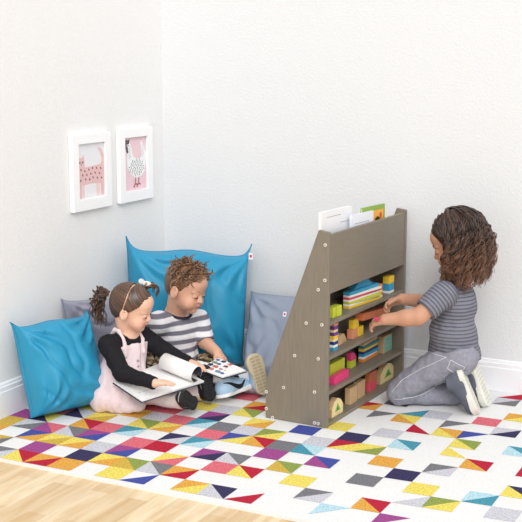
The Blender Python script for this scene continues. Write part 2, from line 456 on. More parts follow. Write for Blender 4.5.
def cat_print(P):
    for u in (.12, .20, .76, .93): P([(u-.07, .70), (u+.07, .70), (u+.055, .985), (u-.055, .985)], 2 if u in (.20, .76) else 1, 1)
    P([(.05, .44), (.16, .41), (.30, .43), (.6, .42), (.9, .40), (1.0, .45), (1.0, .70), (.93, .76), (.5, .74), (.14, .76), (.05, .70)], 1, 2)
    P([(.04, .45), (.05, .30), (.03, .20), (.10, .25), (.20, .25), (.25, .19), (.27, .30), (.29, .45)], 1, 3)
    st = [(.93, .45), (.97, .34), (.95, .24), (.90, .16), (.80, .10)]
    P(strip(st, [.05, .05, .045, .04, .02]), 1, 1)
    for u, v in ((.10, .335), (.21, .335)): P(circ(u, v, .03, .018), 3, 5)
    P(circ(.155, .375, .02, .010), 3, 5)
    for u, v in ((.14, .47), (.28, .5), (.43, .48), (.57, .46), (.72, .47), (.88, .48), (.2, .57), (.35, .57), (.5, .56), (.66, .55), (.82, .57), (.12, .66), (.3, .65), (.45, .66), (.58, .63), (.74, .65), (.9, .66)):
        P(circ(u, v, .027, .019, 10, .8), 3, 5)
    return [mat('print_pale_grey', (236, 234, 238), .6), mat('print_pink', (232, 186, 186), .6), mat('print_pale_pink', (240, 208, 206), .6), mat('print_black', (30, 28, 32), .6)]
def hen_print(P):
    P(strip([(.86, .50), (.92, .34), (.86, .20), (.78, .10)], [.13, .10, .07, .03]), 1, 1)
    P([(.20, .12), (.30, .10), (.36, .20), (.42, .36), (.62, .42), (.88, .38), (.98, .52), (.94, .66), (.78, .75), (.55, .78), (.32, .70), (.17, .55), (.15, .40), (.18, .26)], 1, 2)
    P([(.06, .07), (.14, .03), (.20, .05), (.28, .03), (.26, .12), (.14, .13), (.10, .16)], 2, 3)
    P(strip([(.13, .14), (.16, .22), (.19, .29)], [.035, .05, .03]), 2, 3)
    P([(.10, .155), (.0, .18), (.10, .20)], 3, 3)
    P(circ(.22, .15, .02, .012), 2, 4)
    for k in range(46):
        r = math.sqrt((k+.5)/46); a = k*2.39996
        P(circ(.57+.35*r*math.cos(a), .575+.155*r*math.sin(a), .028, .009, 8, a), 2, 4)
    for k in range(12): P(circ(.27+.03*math.sin(k*2.2), .17+.02*k, .016, .006, 8, k), 2, 4)
    for k in range(8): P(circ(.86+.04*math.sin(k*2.6), .16+.03*k, .016, .006, 8, k), 2, 4)
    for u in (.52, .66):
        P(strip([(u, .77), (u-.02, .88), (u-.10, .95)], .018), 3, 3); P(strip([(u-.02, .88), (u+.08, .91)], .014), 3, 3)
    return [mat('print_rose', (240, 204, 212), .6), mat('print_white', (248, 248, 248), .6), mat('print_black', (30, 28, 32), .6), mat('print_rust', (170, 66, 66), .6)]
frame('white framed print of a pink spotted cat, left of the pair on the wall', -.726, -.452, .728, 1.043, cat_print)
frame('white framed print of a speckled white hen on pink, nearer the room corner', -.388, -.124, .727, 1.048, hen_print)

# ------------------------------------------------------------------ bookshelf
SO = A3((1.166, -.766, 0)); ANG = math.radians(-3.2)
SWD = A3((-math.sin(ANG), math.cos(ANG), 0)); SIN = A3((-math.cos(ANG), -math.sin(ANG), 0)); SZ = A3((0, 0, 1))
def SL(a, b, z): return SO+SIN*a+SWD*b+SZ*z           # a: in from the open front, b: along the width, z: up
def sbox(mb, a0, a1, b0, b1, z0, z1, mi=0):
    P = [SL(a1, b0, z1), SL(a0, b0, z1), SL(a0, b1, z1), SL(a1, b1, z1)]
    return mb.slab(P, (0, 0, z0-z1), mi)
WOODC = (130, 121, 107)
wood = mat('grey_brown_stained_wood', WOODC, .5, vary=.10, vscale=7, stretch=(22, 22, 1.6), bump=.05, bscale=60)
wood_h = mat('grey_brown_stained_wood_boards', WOODC, .5, vary=.08, vscale=7, stretch=(22, 1.6, 22), bump=.05, bscale=60)
shelf = thing('bookshelf', 'grey-brown wooden bookshelf with sloped sides and open toy shelves, standing on the rug', 'bookshelf', SO, 0)
WID = .722; TH = .016
prof = [(0, 0), (0, .732), (.043, .738), (.262, .140), (.262, 0)]
for b0 in (0, WID-TH):
    m = MB(); P = [SL(a, b0, z+.0006) for a, z in prof]
    o = m.slab(P, SWD*TH).build('side_panel', wood, shelf); bevel(o, .0025)
    if b0 == 0: near_panel = o
ZT = (.398, .268, .136, .014)
for z in ZT:
    m = MB(); dep = .13 if z > .3 else .16
    o = sbox(m, .004, dep, TH, WID-TH, z-.014, z).build('shelf_board', wood_h, shelf); bevel(o, .0015)
o = sbox(MB(), .004, .018, TH, WID-TH, .504, .722).build('upper_front_panel', wood_h, shelf); bevel(o, .0015)
o = sbox(MB(), .130, .138, TH, WID-TH, .001, .41).build('back_panel', wood_h, shelf)
m = MB(); m.slab([SL(.155, TH, .41), SL(.076, TH, .645), SL(.076, WID-TH, .645), SL(.155, WID-TH, .41)], SIN*-.008-SZ*.003)
m.build('sloped_back_board', wood_h, shelf)
o = sbox(MB(), .018, .042, TH, WID-TH, .56, .572).build('book_ledge', wood_h, shelf)
for k, (a, z) in enumerate(((.078, .50), (.138, .34), (.19, .19), (.24, .05))):
    o = sbox(MB(), a, a+.012, TH, WID-TH, z, z+.10).build('book_lip', wood_h, shelf); bevel(o, .0015)
    sbox(MB(), max(.139, a-.075) if z < .41 else a-.04, a, TH, WID-TH, z, z+.012).build('book_ledge', wood_h, shelf)
steel = mat('pale_metal_cap', (226, 222, 212), .35)
for q in ((1.1515,-0.7652,0.6864), (1.1514,-0.7652,0.5572), (1.1250,-0.7637,0.5198), (1.0766,-0.7610,0.3899), (1.1411,-0.7646,0.3909), (1.0295,-0.7584,0.2604), (1.1277,-0.7639,0.2612), (0.9830,-0.7558,0.1302), (1.1133,-0.7631,0.1325), (0.9088,-0.7516,0.1025), (0.9088,-0.7516,0.0366), (0.9355,-0.7531,0.0049), (1.1144,-0.7631,0.0139), (1.1298,-0.7640,0.0133)):
    p = A3(q); m = MB(); m.cyl(p+SWD*.002, p-SWD*.0025, .0062, 18); m.build('screw_cap', steel, shelf, False)
    m = MB(); m.cyl(p-SWD*.0024, p-SWD*.0030, .0026, 12); m.build('hex_socket', mat('socket_dark', (92, 84, 74), .6), shelf.children[-1])

# ------------------------------------------------------------------ books standing in the top of the shelf
def shelf_book(label, pTL, pTR, zb, th, cover, art=None, tilt=0):
    pTL, pTR = A3(pTL), A3(pTR)
    L = SWD*((pTR-pTL)@SWD); z1 = (pTL[2]+pTR[2])/2
    base = A3((pTL[0], pTL[1], zb)); t = thing('picture_book', label, 'book', base, 0, 'books in the top of the bookshelf')
    dz = pTL[2]-pTR[2]
    A, B_ = base+SZ*(pTL[2]-zb), base+L+SZ*(pTR[2]-zb)
    F_ = -SIN
    m = MB(); m.slab([base, base+L, B_, A], SIN*.0018); m.build('front_cover', cover, t)
    m = MB(); q = SIN*th; m.slab([base+q, base+L+q, B_+q, A+q], SIN*.0018); m.build('back_cover', cover, t)
    i = SIN*.0018; e = SWD*.003
    m = MB(); m.slab([base+i+e, base+L+i-e, B_+i-e-SZ*.003, A+i+e-SZ*.003], SIN*(th-.0018)); m.build('pages', mat('paper', (248, 247, 244), .7), t)
    if art: art(t, base, L, A, B_)
    return t
whitecov = mat('white_cover', (240, 241, 244), .4)
def lines_art(rows):
    def f(t, base, L, A, B_):
        m = MB()
        for u0, u1, dz in rows:
            p = A+(B_-A)*u0-SZ*dz; q = A+(B_-A)*u1-SZ*dz
            m.slab([p-SIN*.0003-SZ*.0025, q-SIN*.0003-SZ*.0025, q-SIN*.0003, p-SIN*.0003], SIN*.0002)
        m.build('title_lines', mat('cover_grey_print', (168, 168, 180), .6), t)
    return f
shelf_book('white picture book standing nearest the camera in the top of the bookshelf', (1.1217,-0.7348,0.7987), (1.1359,-0.4795,0.7956), .575, .010, whitecov, lines_art([(.18, .62, .022), (.62, .9, .052)]))
shelf_book('small white booklet with a grey line, middle book in the bookshelf top', (1.1569,-0.5346,0.7653), (1.1681,-0.3351,0.7612), .575, .006, mat('cool_white_cover', (236, 239, 248), .4), lines_art([(.15, .8, .034)]))
def orange_art(t, base, L, A, B_):
    m = MB(); u = lambda s, z: A+(B_-A)*s-SZ*z-SIN*.0004
    m.slab([u(.42, .09), u(.93, .09), u(.93, .018), u(.42, .018)], SIN*.0002, 0)
    c = [u(.66+.12*math.cos(w), .062+.018*math.sin(w))-SIN*.0003 for w in (2*math.pi*k/16 for k in range(16))][::-1]
    m.slab(c, SIN*.0002, 1)
    c = [u(.80+.06*math.cos(w), .042+.012*math.sin(w))-SIN*.0003 for w in (2*math.pi*k/16 for k in range(16))][::-1]
    m.slab(c, SIN*.0002, 2)
    m.build('cover_picture', [mat('cover_orange', (244, 176, 66), .5), mat('cover_dark', (60, 44, 34), .5), mat('cover_red', (220, 88, 50), .5)], t)
shelf_book('green picture book with an orange cover picture in the far end of the bookshelf top', (1.1553,-0.4198,0.7783), (1.1672,-0.2064,0.7742), .575, .007, mat('green_cover', (140, 176, 66), .4), orange_art)

# ------------------------------------------------------------------ wooden blocks
BC = dict(wood=(206, 172, 130), lime=(196, 204, 60), yellow=(240, 200, 56), blue=(62, 158, 196), white=(244, 242, 236), red=(226, 82, 100), pink=(228, 66, 122), teal=(120, 192, 178),
          orange=(232, 140, 66), purple=(112, 66, 140), navy=(44, 62, 128), green=(126, 176, 72), brown=(196, 108, 66), cream=(238, 216, 160), olive=(150, 150, 70), salmon=(226, 150, 112), dteal=(56, 124, 132))
def bm_(c): return mat('painted_block_'+c, BC[c], .45, vary=.05, vscale=60)
GB = 'wooden blocks on the toy shelves'
def block(label, corner, w, d, h, c, rot=0, z=0, c2=None, name='wooden_block', mats=None):
    """corner = lower left corner of the front face; w along the shelf, d back into it"""
    p = A3(corner)+SZ*z
    m = MB(); m.box((-d, 0, 0), (0, w, h))
    mm = [bm_(c)]
    if c2: mm.append(bm_(c2)); m.M[3] = 1                # the front face in a second colour
    o = m.build(name, mm, None, base=(0, 0, 0)); o.location = p; o.rotation_euler = (0, 0, ANG+rot)
    bevel(o, .0016); tag(o, label, 'block', GB); return o
def prism(label, corner, outline, d, c, rot=0, z=0, name='wooden_block', inlay=None, side=None):
    p = A3(corner)+SZ*z; m = MB()
    m.slab([(0, u, v) for u, v in outline], (-d, 0, 0))
    mm = [bm_(c)]
    if side: mm.append(bm_(side)); m.M[0] = 1
    o = m.build(name, mm, None, base=(0, 0, 0)); o.location = p; o.rotation_euler = (0, 0, ANG+rot); bevel(o, .0012)
    tag(o, label, 'block', GB)
    if inlay:
        for pts, cc in inlay:
            q = MB(); q.slab([(.0006, u, v) for u, v in pts], (-.0008, 0, 0)); q.build('painted_motif', bm_(cc), o, local=True)
    return o
def stack(corner, w, d, layers, rot, what, shape='box'):
    z = 0; n = len(layers); p = A3(corner)
    order = ['bottom', 'second from the bottom', 'third from the bottom', 'fourth from the bottom', 'fifth from the bottom', 'sixth from the bottom', 'seventh from the bottom', 'eighth from the bottom', 'ninth from the bottom']
    for k, (c, h) in enumerate(layers):
        where = 'topmost' if k == n-1 else order[k]
        lab = f'{c} {what}, {where} in its pile'.replace('dteal', 'dark teal')
        if shape == 'disc':
            m = MB(); m.cyl((0, 0, 0), (0, 0, h), w, 24); o = m.build('wooden_disc', bm_(c), None, base=(0, 0, 0))
            o.location = p+SZ*z; smooth_by_angle(o); tag(o, lab, 'block', GB)
        else:
            block(lab, p, w, d, h, c, rot+.03*math.sin(k*2.3), z, name='wooden_plank')
        z += h+.0002
    return z
# top shelf
block('left one of the two lime green cubes, beside the near side panel', (1.1490,-0.6799,0.3980), .026, .040, .040, 'lime', 0.05)
block('right one of the two lime green cubes on the top toy shelf', (1.1520,-0.6509,0.3980), .036, .030, .040, 'lime', -.08)
zt = stack((1.1443,-0.5101,0.3980), .235, .030, [('yellow', .009), ('white', .008), ('lime', .009), ('white', .008), ('red', .009), ('white', .008), ('blue', .013)], -.10, 'long plank on the top toy shelf')
prism('blue trapezoid block lying on the long plank pile on the top toy shelf', (1.1390,-0.4513,0.3980), [(0, 0), (.145, 0), (.095, .036), (.055, .036)], .026, 'blue', -.10, zt)
stack((1.1594,-0.2400,0.3980), .0165, 0, [('cream', .010), ('brown', .010), ('cream', .010), ('brown', .010), ('salmon', .012)], 0, 'round disc on the top toy shelf', 'disc')
c0 = (1.1791,-0.1683,0.3980)
block('white slab under the blue cube on the top toy shelf', c0, .050, .030, .010, 'white')
block('blue cube between the white slab and the yellow cube on the top toy shelf', c0, .050, .030, .030, 'blue', 0, .0102)
block('yellow cube topping the blue cube on the top toy shelf', c0, .050, .030, .030, 'yellow', 0, .0404)
# second shelf
stack((1.1467,-0.6630,0.2680), .034, .034, [('blue', .012), ('white', .010), ('navy', .012), ('cream', .010), ('yellow', .012), ('purple', .013), ('cream', .010), ('purple', .014), ('salmon', .010)], 0, 'square slab on the second toy shelf')
prism('tan wedge block beside the striped slab pile on the second toy shelf', (1.1314,-0.5741,0.2680), [(0, 0), (.085, 0), (.052, .036), (.03, .036)], .03, 'wood', .1)
block('orange cube beside the yellow ones on the second toy shelf', (1.1404,-0.4653,0.2680), .045, .025, .038, 'salmon')
block('yellow cube standing on the second toy shelf, right of the orange cube', (1.1452,-0.4145,0.2680), .046, .02, .038, 'yellow')
block('yellow cube stacked on the orange cube on the second toy shelf', (1.1403,-0.4547,0.2680), .048, .022, .036, 'yellow', 0, .0384)
# third shelf
block('long lime green beam behind the pink beam on the third toy shelf', (1.1161,-0.6216,0.1360), .125, .025, .066, 'lime')
block('long pink beam lying in front on the third toy shelf', (1.1516,-0.6631,0.1360), .135, .026, .031, 'pink', .04)
c1 = (1.1182,-0.4214,0.1360)
block('small lime cube carrying the pink quarter circle on the third toy shelf', c1, .045, .02, .030, 'lime')
prism('pink quarter circle block standing on a small lime cube', c1, [(0, 0), (.05, 0)]+[(.05*math.cos(w), .034*math.sin(w)) for w in np.linspace(.1, math.pi/2, 10)], .02, 'pink', 0, .0304)
stack((1.1286,-0.3129,0.1360), .145, .024, [('orange', .012), ('white', .009), ('blue', .011), ('navy', .011), ('yellow', .011), ('dteal', .012), ('wood', .012)], 0, 'plank on the third toy shelf')
cw = (1.1528,-0.1501,0.1360)
wn = block('wooden block with a teal window pattern on the third toy shelf', cw, .088, .026, .072, 'wood')
for r_ in range(3):
    for q_ in range(2):
        g = MB(); g.box((.0003, .008+q_*.038, .006+r_*.021), (.0012, .042+q_*.038, .024+r_*.021)); g.build('teal_pane', bm_('teal'), wn, local=True)
# lowest shelf
def house(label, corner, w, h, d):
    ol = [(0, 0), (w, 0), (w, h*.5), (w*.78, h*.85), (w*.5, h), (w*.22, h*.85), (0, h*.5)]
    return prism(label, corner, ol, d, 'wood', 0, 0, inlay=[([(w*.25, h*.25), (w*.75, h*.25), (w*.5, h*.7)], 'green'), ([(w*.40, h*.32), (w*.6, h*.32), (w*.5, h*.52)], 'dteal')], side='cream')
house('arched wooden block with a green triangle at the near end of the lowest toy shelf', (1.1523,-0.6878,0.0140), .095, .068, .025)
block('plain wooden block standing second along the lowest toy shelf', (1.1507,-0.5045,0.0140), .064, .024, .066, 'wood')
block('plain wooden block standing third along the lowest toy shelf', (1.1503,-0.4199,0.0140), .066, .022, .068, 'wood')
c2 = (1.1546,-0.3083,0.0140)
block('pink-red cube at the bottom of the pair on the lowest toy shelf', c2, .070, .018, .040, 'red')
block('brown-orange cube on top of the pink-red cube on the lowest toy shelf', c2, .072, .022, .038, 'brown', 0, .0404)
house('large arched wooden block with a green triangle, far end of the lowest toy shelf', (1.1580,-0.1922,0.0140), .150, .076, .024)

# ------------------------------------------------------------------ people: shared anatomy
def frame3(az, pitch=0, roll=0):
    """columns right, forward, up; azimuth in degrees from +x, pitch > 0 looks up"""
    a, p, r = map(math.radians, (az, pitch, roll))
    f = A3((math.cos(a)*math.cos(p), math.sin(a)*math.cos(p), math.sin(p)))
    rt = A3((math.sin(a), -math.cos(a), 0)); up = np.cross(rt, f)
    rt, up = rt*math.cos(r)+up*math.sin(r), up*math.cos(r)-rt*math.sin(r)
    return np.stack([rt, f, up], 1)
def head_add(F, c, R, s):
    """skull, face, nose, lips, lids, ears"""
    L = lambda x, y, z: c+s*(R@A3((x, y, z)))
    E = lambda p, r, k=.01, mode='add', Q=None: F.ell(L(*p), A3(r)*s, R if Q is None else R@Q, k, mode)
    def N(p, q, a, b, k=.006, mode='add'): F.cone(L(*p), L(*q), a*s, b*s, k, mode)
    E((0, -.014, .026), (.071, .090, .076), .001)
    E((0, .026, -.034), (.055, .055, .062), .022)
    E((0, .058, -.080), (.021, .018, .016), .018)
    E((0, .050, .040), (.052, .034, .036), .02)
    for e in (-1, 1):
        E((e*.033, .052, -.046), (.026, .026, .026), .016)                  # cheek
        E((e*.028, .085, -.006), (.015, .012, .009), .010, 'sub')           # eye socket
        E((e*.027, .0675, -.006), (.0140, .0125, .0125), .003)              # closed upper lid over the ball
        N((e*.014, .075, .012), (e*.042, .064, .012), .005, .004, .012)     # brow ridge
        Q = frame3(90+e*-20)
        E((e*.071, -.010, -.016), (.009, .019, .029), .004, 'add', None)    # ear
        E((e*.080, -.008, -.014), (.008, .010, .017), .004, 'sub')
        N((e*.073, -.004, -.016), (e*.075, -.002, -.022), .005, .005, .004)
    N((0, .073, .000), (0, .087, -.027), .0068, .0098, .010)                # nose
    for e in (-1, 1): E((e*.009, .081, -.028), (.0075, .008, .007), .005)
    N((-.015, .0745, -.052), (0, .082, -.0495), .0045, .0058, .004); N((.015, .0745, -.052), (0, .082, -.0495), .0045, .0058, .004)
    N((-.012, .0745, -.0585), (.012, .0745, -.0585), .0060, .0060, .004)
    E((0, .0875, -.0545), (.018, .005, .0016), .002, 'sub')
def head_tint(V, c, R, s, skin, lip, T):
    l = (V-c)@R/s
    x, y, z = l.T
    sk, lp = A3(lin(skin)), A3(lin(lip))
    m = np.exp(-((x/.017)**2+((z+.0545)/.0085)**2)**2)*(y > .066)
    ck = .55*np.exp(-(((np.abs(x)-.036)/.022)**2+((z+.042)/.022)**2))*(y > .02)
    near = np.linalg.norm(l, axis=1) < .16
    T[near] = T[near]*(1-ck[near, None]*.35)+(ck*.35)[near, None]*lp
    T[near] = T[near]*(1-m[near, None]*.8)+(m*.8)[near, None]*lp
    return T
def face_parts(root, c, R, s, hair, bw):
    """eyeball slit with lashes, brows"""
    L = lambda x, y, z: c+s*(R@A3((x, y, z)))
    dark = mat('lash_dark', (34, 24, 22), .6)
    bm = mat('brow_'+hair[0], hair[1], .8)
    for e in (-1, 1):
        m = MB(); pts = []
        for k in range(9):
            t = -1+k/4; x = e*(.027+.0125*t); pts.append(L(x, .0675+.0118*math.sqrt(max(0, 1-(.80*t)**2))+.001, -.0095-.0022*(1-t*t)))
        m.tube(pts, [.0006+.0013*s*(1-abs(-1+k/4)**3) for k in range(9)], 6)
        o = m.build('eyelashes', dark, root, True)
        m = MB(); pts = [L(e*(.013+.031*t), .0815-.016*t*t-.0025*t, .0125+.0065*math.sin(2.6*t)) for t in np.linspace(0, 1, 8)]
        m.tube(pts, [bw*(.0012+.0016*math.sin(math.pi*min(1, t+.12))) for t in np.linspace(0, .9, 8)], 6)
        m.build('eyebrow', bm, root, True)
def hand_add(F, wr, d, pn, s=1., curl=.5, thumb=1, splay=.16, r0=.017):
    """wr wrist centre, d direction of the fingers, pn out of the palm, thumb = side sign along d x pn"""
    d = unit(d); pn = unit(A3(pn)-d*(A3(pn)@d)); sd = np.cross(d, pn)*thumb; wr = A3(wr)
    P = lambda a, b, c_: wr+s*(d*a+sd*b+pn*c_)
    for k, b in enumerate((.0155, .0053, -.0053, -.0150)):
        F.cone(P(.002, b*.55, 0), P(.046-.003*abs(k-1), b, 0), .0125*s, .0088*s, .008)
    for k, (b, ln) in enumerate(((.0165, .040), (.0058, .045), (-.0053, .042), (-.0158, .033))):
        a0 = (1.5-k)*splay*.55
        dd = d*math.cos(a0)+sd*math.sin(a0); p = P(.046-.003*abs(k-1), b, .0005); an = curl*.55; r = .0066*s
        for seg, f in enumerate((.42, .32, .26)):
            q = p+s*ln*f*(dd*math.cos(an)+pn*math.sin(an)); F.cone(p, q, r, r*.92, .0022 if seg == 0 else .001); p = q; r *= .92; an += curl*.75
    p = P(.010, .016, .004); q = p+s*.024*unit(d*.62+sd*.70+pn*.30); F.cone(p, q, .0098*s, .0080*s, .007)
    t = q+s*.020*unit(d*.85+sd*.32+pn*.35); F.cone(q, t, .0076*s, .0066*s, .002); F.cone(t, t+s*.012*unit(d*.9+sd*.05+pn*.4), .0066*s, .0056*s, .002)
def bvh_of(o):
    from mathutils.bvhtree import BVHTree
    w = root_of(o).location
    return BVHTree.FromPolygons([v.co+w for v in o.data.vertices], [tuple(p.vertices) for p in o.data.polygons])
def stitch(B, pts, d, out, r, m, root, n=24, name='stitching'):
    """a line of stitching laid on the cloth, found by walking from beside it along d"""
    pts = [A3(p) for p in pts]; P = []
    for a, b in zip(pts[:-1], pts[1:]):
        for t in np.linspace(0, 1, n, endpoint=False):
            q = B.ray_cast(Vector(a+(b-a)*t-unit(d)*out), Vector(unit(d)), .3)[0]; q = None if q is None else A3(q)
            if q is not None: P.append(q)
    if len(P) < 4: return
    P = np.array(P)
    for _ in range(4): P[1:-1] = (P[:-2]+2*P[1:-1]+P[2:])/4
    g = MB(); g.tube(list(P-unit(d)*.0008), r, 5); return g.build(name, m, root, True)
def nearest_seg(V, a, b):
    a, b = A3(a), A3(b); v = b-a; t = np.clip((V-a)@v/(v@v), 0, 1)
    return np.linalg.norm(V-a-t[:, None]*v, axis=1), t*np.linalg.norm(v)
def skin_obj(root, F, base, heads, extra=None):
    V, Q = F.mesh(); V = relax(V, Q, 1)
    T = np.tile(A3(lin(base)), (len(V), 1))
    for h in heads: T = head_tint(V, *h, T)
    if extra: T = extra(V, T)
    return obj('body', V, Q, mat('skin', base, .5, tint=True, sss=.12, spec=.35), root, True, None, T)
def cloth_obj(name, root, F, m, tint=None, amp=.003, sc=22, seed=0, axis=None, it=2):
    V, Q = F.mesh(); V = relax(V, Q, it)
    if amp: V = wrinkle(V, Q, amp, sc, seed, axis)
    T = tint(V) if tint else None
    V[:, 2] = np.maximum(V[:, 2], .0008)
    return obj(name, V, Q, m, root, True, None, T)
def cap_field(line, thick, noise_amp=0):
    """close hair cap in head units; line(y) gives the height of the hairline"""
    F = Field((-.11, -.14, -.13), (.11, .13, .14), .0032)
    F.ell((0, -.014, .026), A3((.071, .090, .076))+thick, None, .001)
    F.ell((0, -.030, -.012), A3((.056, .066, .062))+thick*.7, None, .02)
    F.fn(lambda X, Y, Z: (line(Y)-Z)*.8+0*X)
    return F
def place_head(V, c, R, s): return c+s*(V@R.T)
def strands(P, N_, rad, sides=5):
    """many tapered tubes at once: P (S, n, 3) centre lines, N_ (S, n, 3) reference normals, rad (S, n)"""
    S, n, _ = P.shape
    T = np.gradient(P, axis=1); T /= np.linalg.norm(T, axis=2)[..., None]+1e-12
    N_ = N_-T*(N_*T).sum(2)[..., None]; N_ /= np.linalg.norm(N_, axis=2)[..., None]+1e-12
    B = np.cross(T, N_); w = 2*np.pi*np.arange(sides)/sides
    V = P[:, :, None]+rad[..., None, None]*(N_[:, :, None]*np.cos(w)[None, None, :, None]+B[:, :, None]*np.sin(w)[None, None, :, None])
    I = np.arange(S*n*sides).reshape(S, n, sides); J = np.roll(I, -1, 2)
    Q = np.stack([I[:, :-1], J[:, :-1], J[:, 1:], I[:, 1:]], -1).reshape(-1, 4)
    return V.reshape(-1, 3), Q
def helix(path, rad, turns, phase, sq=1.):
    """coil every path (S, n, 3) into a curl; returns curve and outward normals"""
    S, n, _ = path.shape
    T = np.gradient(path, axis=1); T /= np.linalg.norm(T, axis=2)[..., None]+1e-12
    ref = np.where(np.abs(T[..., 2:3]) > .85, A3((1, 0, 0)), A3((0, 0, 1)))
    ref = np.broadcast_to(ref[:, :1], T.shape)
    a = ref-T*(ref*T).sum(2)[..., None]; a /= np.linalg.norm(a, axis=2)[..., None]+1e-9
    b = np.cross(T, a); ph = phase[:, None]+2*np.pi*turns[:, None]*np.linspace(0, 1, n)[None]
    N_ = a*np.cos(ph)[..., None]+b*np.sin(ph)[..., None]
    return path+N_*rad[..., None], N_
def hair_mat(name): return mat(name, (60, 40, 30), .34, tint=True, spec=.6)

# shoes: modelled heel at the origin, toe along +y, sole downwards, then set on the foot
def shoe_frame(toe, down):
    y = unit(toe); z = -A3(down); z = unit(z-y*(z@y)); return np.stack([np.cross(y, z), y, z], 1)
def ankle_of(heel, toe, down, L, high):
    R = shoe_frame(toe, down); return A3(heel)+R@A3((0, L*.26, high+.024)), R
def shoe(root, name, heel, toe, down, L, colours, high=.05, laces=None, lace_side=0, swoosh=None, tread=True, label=None, thick=.014):
    R = shoe_frame(toe, down); heel = A3(heel); W = L*.205
    put = lambda V: heel+np.asarray(V)@R.T
    F = Field((-.07, -.04, -.02), (.07, L+.04, .13), .0030)
    F.cone((0, W*.95, .030), (0, L*.52, .026), W*.82, W*.86, .01)
    F.cone((0, L*.52, .026), (0, L-W*.95, .016), W*.86, W*.86, .01)
    F.cone((0, L*.30, .02), (0, L*.26, high+.03), W*.86, W*.80, .015)
    F.cone((0, L*.34, high), (0, L*.70, .026), W*.70, W*.45, .015)
    F.cut((0, L*.26, high+.032), (0, -.15, 1), .003)
    F.cone((0, L*.27, high+.02), (0, L*.25, high+.08), W*.56, W*.60, .003, 'sub')
    F.cut((0, 0, .010), (0, 0, -1), .002)
    V, Q = F.mesh(); V = relax(V, Q, 1); FU = F
    up = obj(name, put(V), Q, colours['upper'], root, True)
    if label: up['label'] = label
    F = Field((-.07, -.04, -.02), (.07, L+.04, .04), .0025)
    def sole(X, Y, Z):
        t = np.clip((Y-W)/(L-2*W), 0, 1); wd = W*(.93+.13*t-.16*np.sin(np.pi*np.clip(t*1.35, 0, 1)))
        d = np.sqrt(X**2+(Y-(W+t*(L-2*W)))**2)-wd
        top = thick+.006*t**3; q = np.maximum(d, np.abs(Z-top/2)-top/2)
        return q
    F._op((-.06, -.03, -.01), (.06, L+.03, .03), sole, .001, 'add')
    V, Q = F.mesh(); V = relax(V, Q, 1)
    o = obj('sole', put(V), Q, colours['sole'], up, True)
    if tread:
        m = MB()
        for k in range(11):
            y = L*(.10+.08*k); wd = W*(.62+.10*math.sin(k*.6))
            for a, b in ((-1, -.12), (.12, 1)):
                p = [(a*wd, y, -.0002), (b*wd, y, -.0002), (b*wd, y+L*.045, -.0002), (a*wd, y+L*.045, -.0002)]
                p = [put(q) for q in p]; m.slab(p[::-1], R@A3((0, 0, -.0014)))
        m.build('tread', colours.get('tread', colours['sole']), up)
    if colours.get('tongue'):
        F = Field((-.06, 0, 0), (.06, L, .14), .003); F.cone((0, L*.36, high+.040), (0, L*.66, .056), W*.50, W*.34, .01)
        V, Q = F.mesh(); obj('tongue', put(V), Q, colours['tongue'], up, True)
    if colours.get('line'):
        m = MB(); pl = []
        for a in np.linspace(0, 2*math.pi, 40):
            t = min(1, max(0, (.5+.62*math.sin(a)))); wd = W*(.97+.13*t-.16*math.sin(math.pi*min(1, t*1.35)))
            cy = W+t*(L-2*W); s_ = math.sin(a)
            pl.append(put((wd*math.cos(a), cy+(wd*s_ if t in (0, 1) else wd*s_*.6), .0150)))
        m.tube(pl, .0016, 5); m.build('midsole_line', colours['line'], up, True)
    if laces:
        for k in range(4):
            y = L*(.42+.075*k); z = .03+high*.62-.016*k*(high/.05)
            m = MB(); m.tube([put((x, y+abs(x)*.25, z+.004-x*x*14)) for x in np.linspace(-W*.6, W*.6, 7)], .0026, 6); m.build('lace', laces, up, True)
    if colours.get('collar'):
        m = MB(); m.tube([put((W*.62*math.cos(a), L*.262+W*.66*math.sin(a), high+.030+.015*W/.03*math.sin(a)*.3)) for a in np.linspace(0, 2*math.pi, 22)], .0075, 8)
        m.build('collar', colours['collar'], up, True)
    if swoosh:
        e, mt = swoosh
        def edge1(j, k_):
            col = FU.d[:, j, k_]; c_ = np.nonzero(col < 0)[0]
            if len(c_) == 0: return .012
            i = c_.max() if e > 0 else c_.min(); a, b = float(col[i]), float(col[i+e]); return abs(FU.lo[0]+FU.h*(i+e*a/(a-b)))
        def edge(y, z):
            fy, fz = (y-FU.lo[1])/FU.h, (z-FU.lo[2])/FU.h; j, k_ = int(fy), int(fz); fy -= j; fz -= k_
            return (edge1(j, k_)*(1-fy)+edge1(j+1, k_)*fy)*(1-fz)+(edge1(j, k_+1)*(1-fy)+edge1(j+1, k_+1)*fy)*fz
        n = 22; R5 = 6; V = []; Fq = []
        for t in np.linspace(0, 1, n):
            y = L*(.12+.66*t); zc = .026+.030*(1-smoothstep(0, .62, t))+.016*smoothstep(.66, 1, t)
            wv = .0014+.0085*math.sin(math.pi*min(1, t*.95+.02))**1.4
            for r in range(R5):
                z = zc-wv+2*wv*r/(R5-1); V.append((e*(edge(y, z)+.0016), y, z))
        m = MB(); Fq = [(k*R5+r, (k+1)*R5+r, (k+1)*R5+r+1, k*R5+r+1) for k in range(n-1) for r in range(R5-1)]
        m.add([put(p) for p in V], Fq); m.add([put((p[0]-e*.004, p[1], p[2])) for p in V], [f[::-1] for f in Fq]); m.build('swoosh', mt, up, True)
    return up

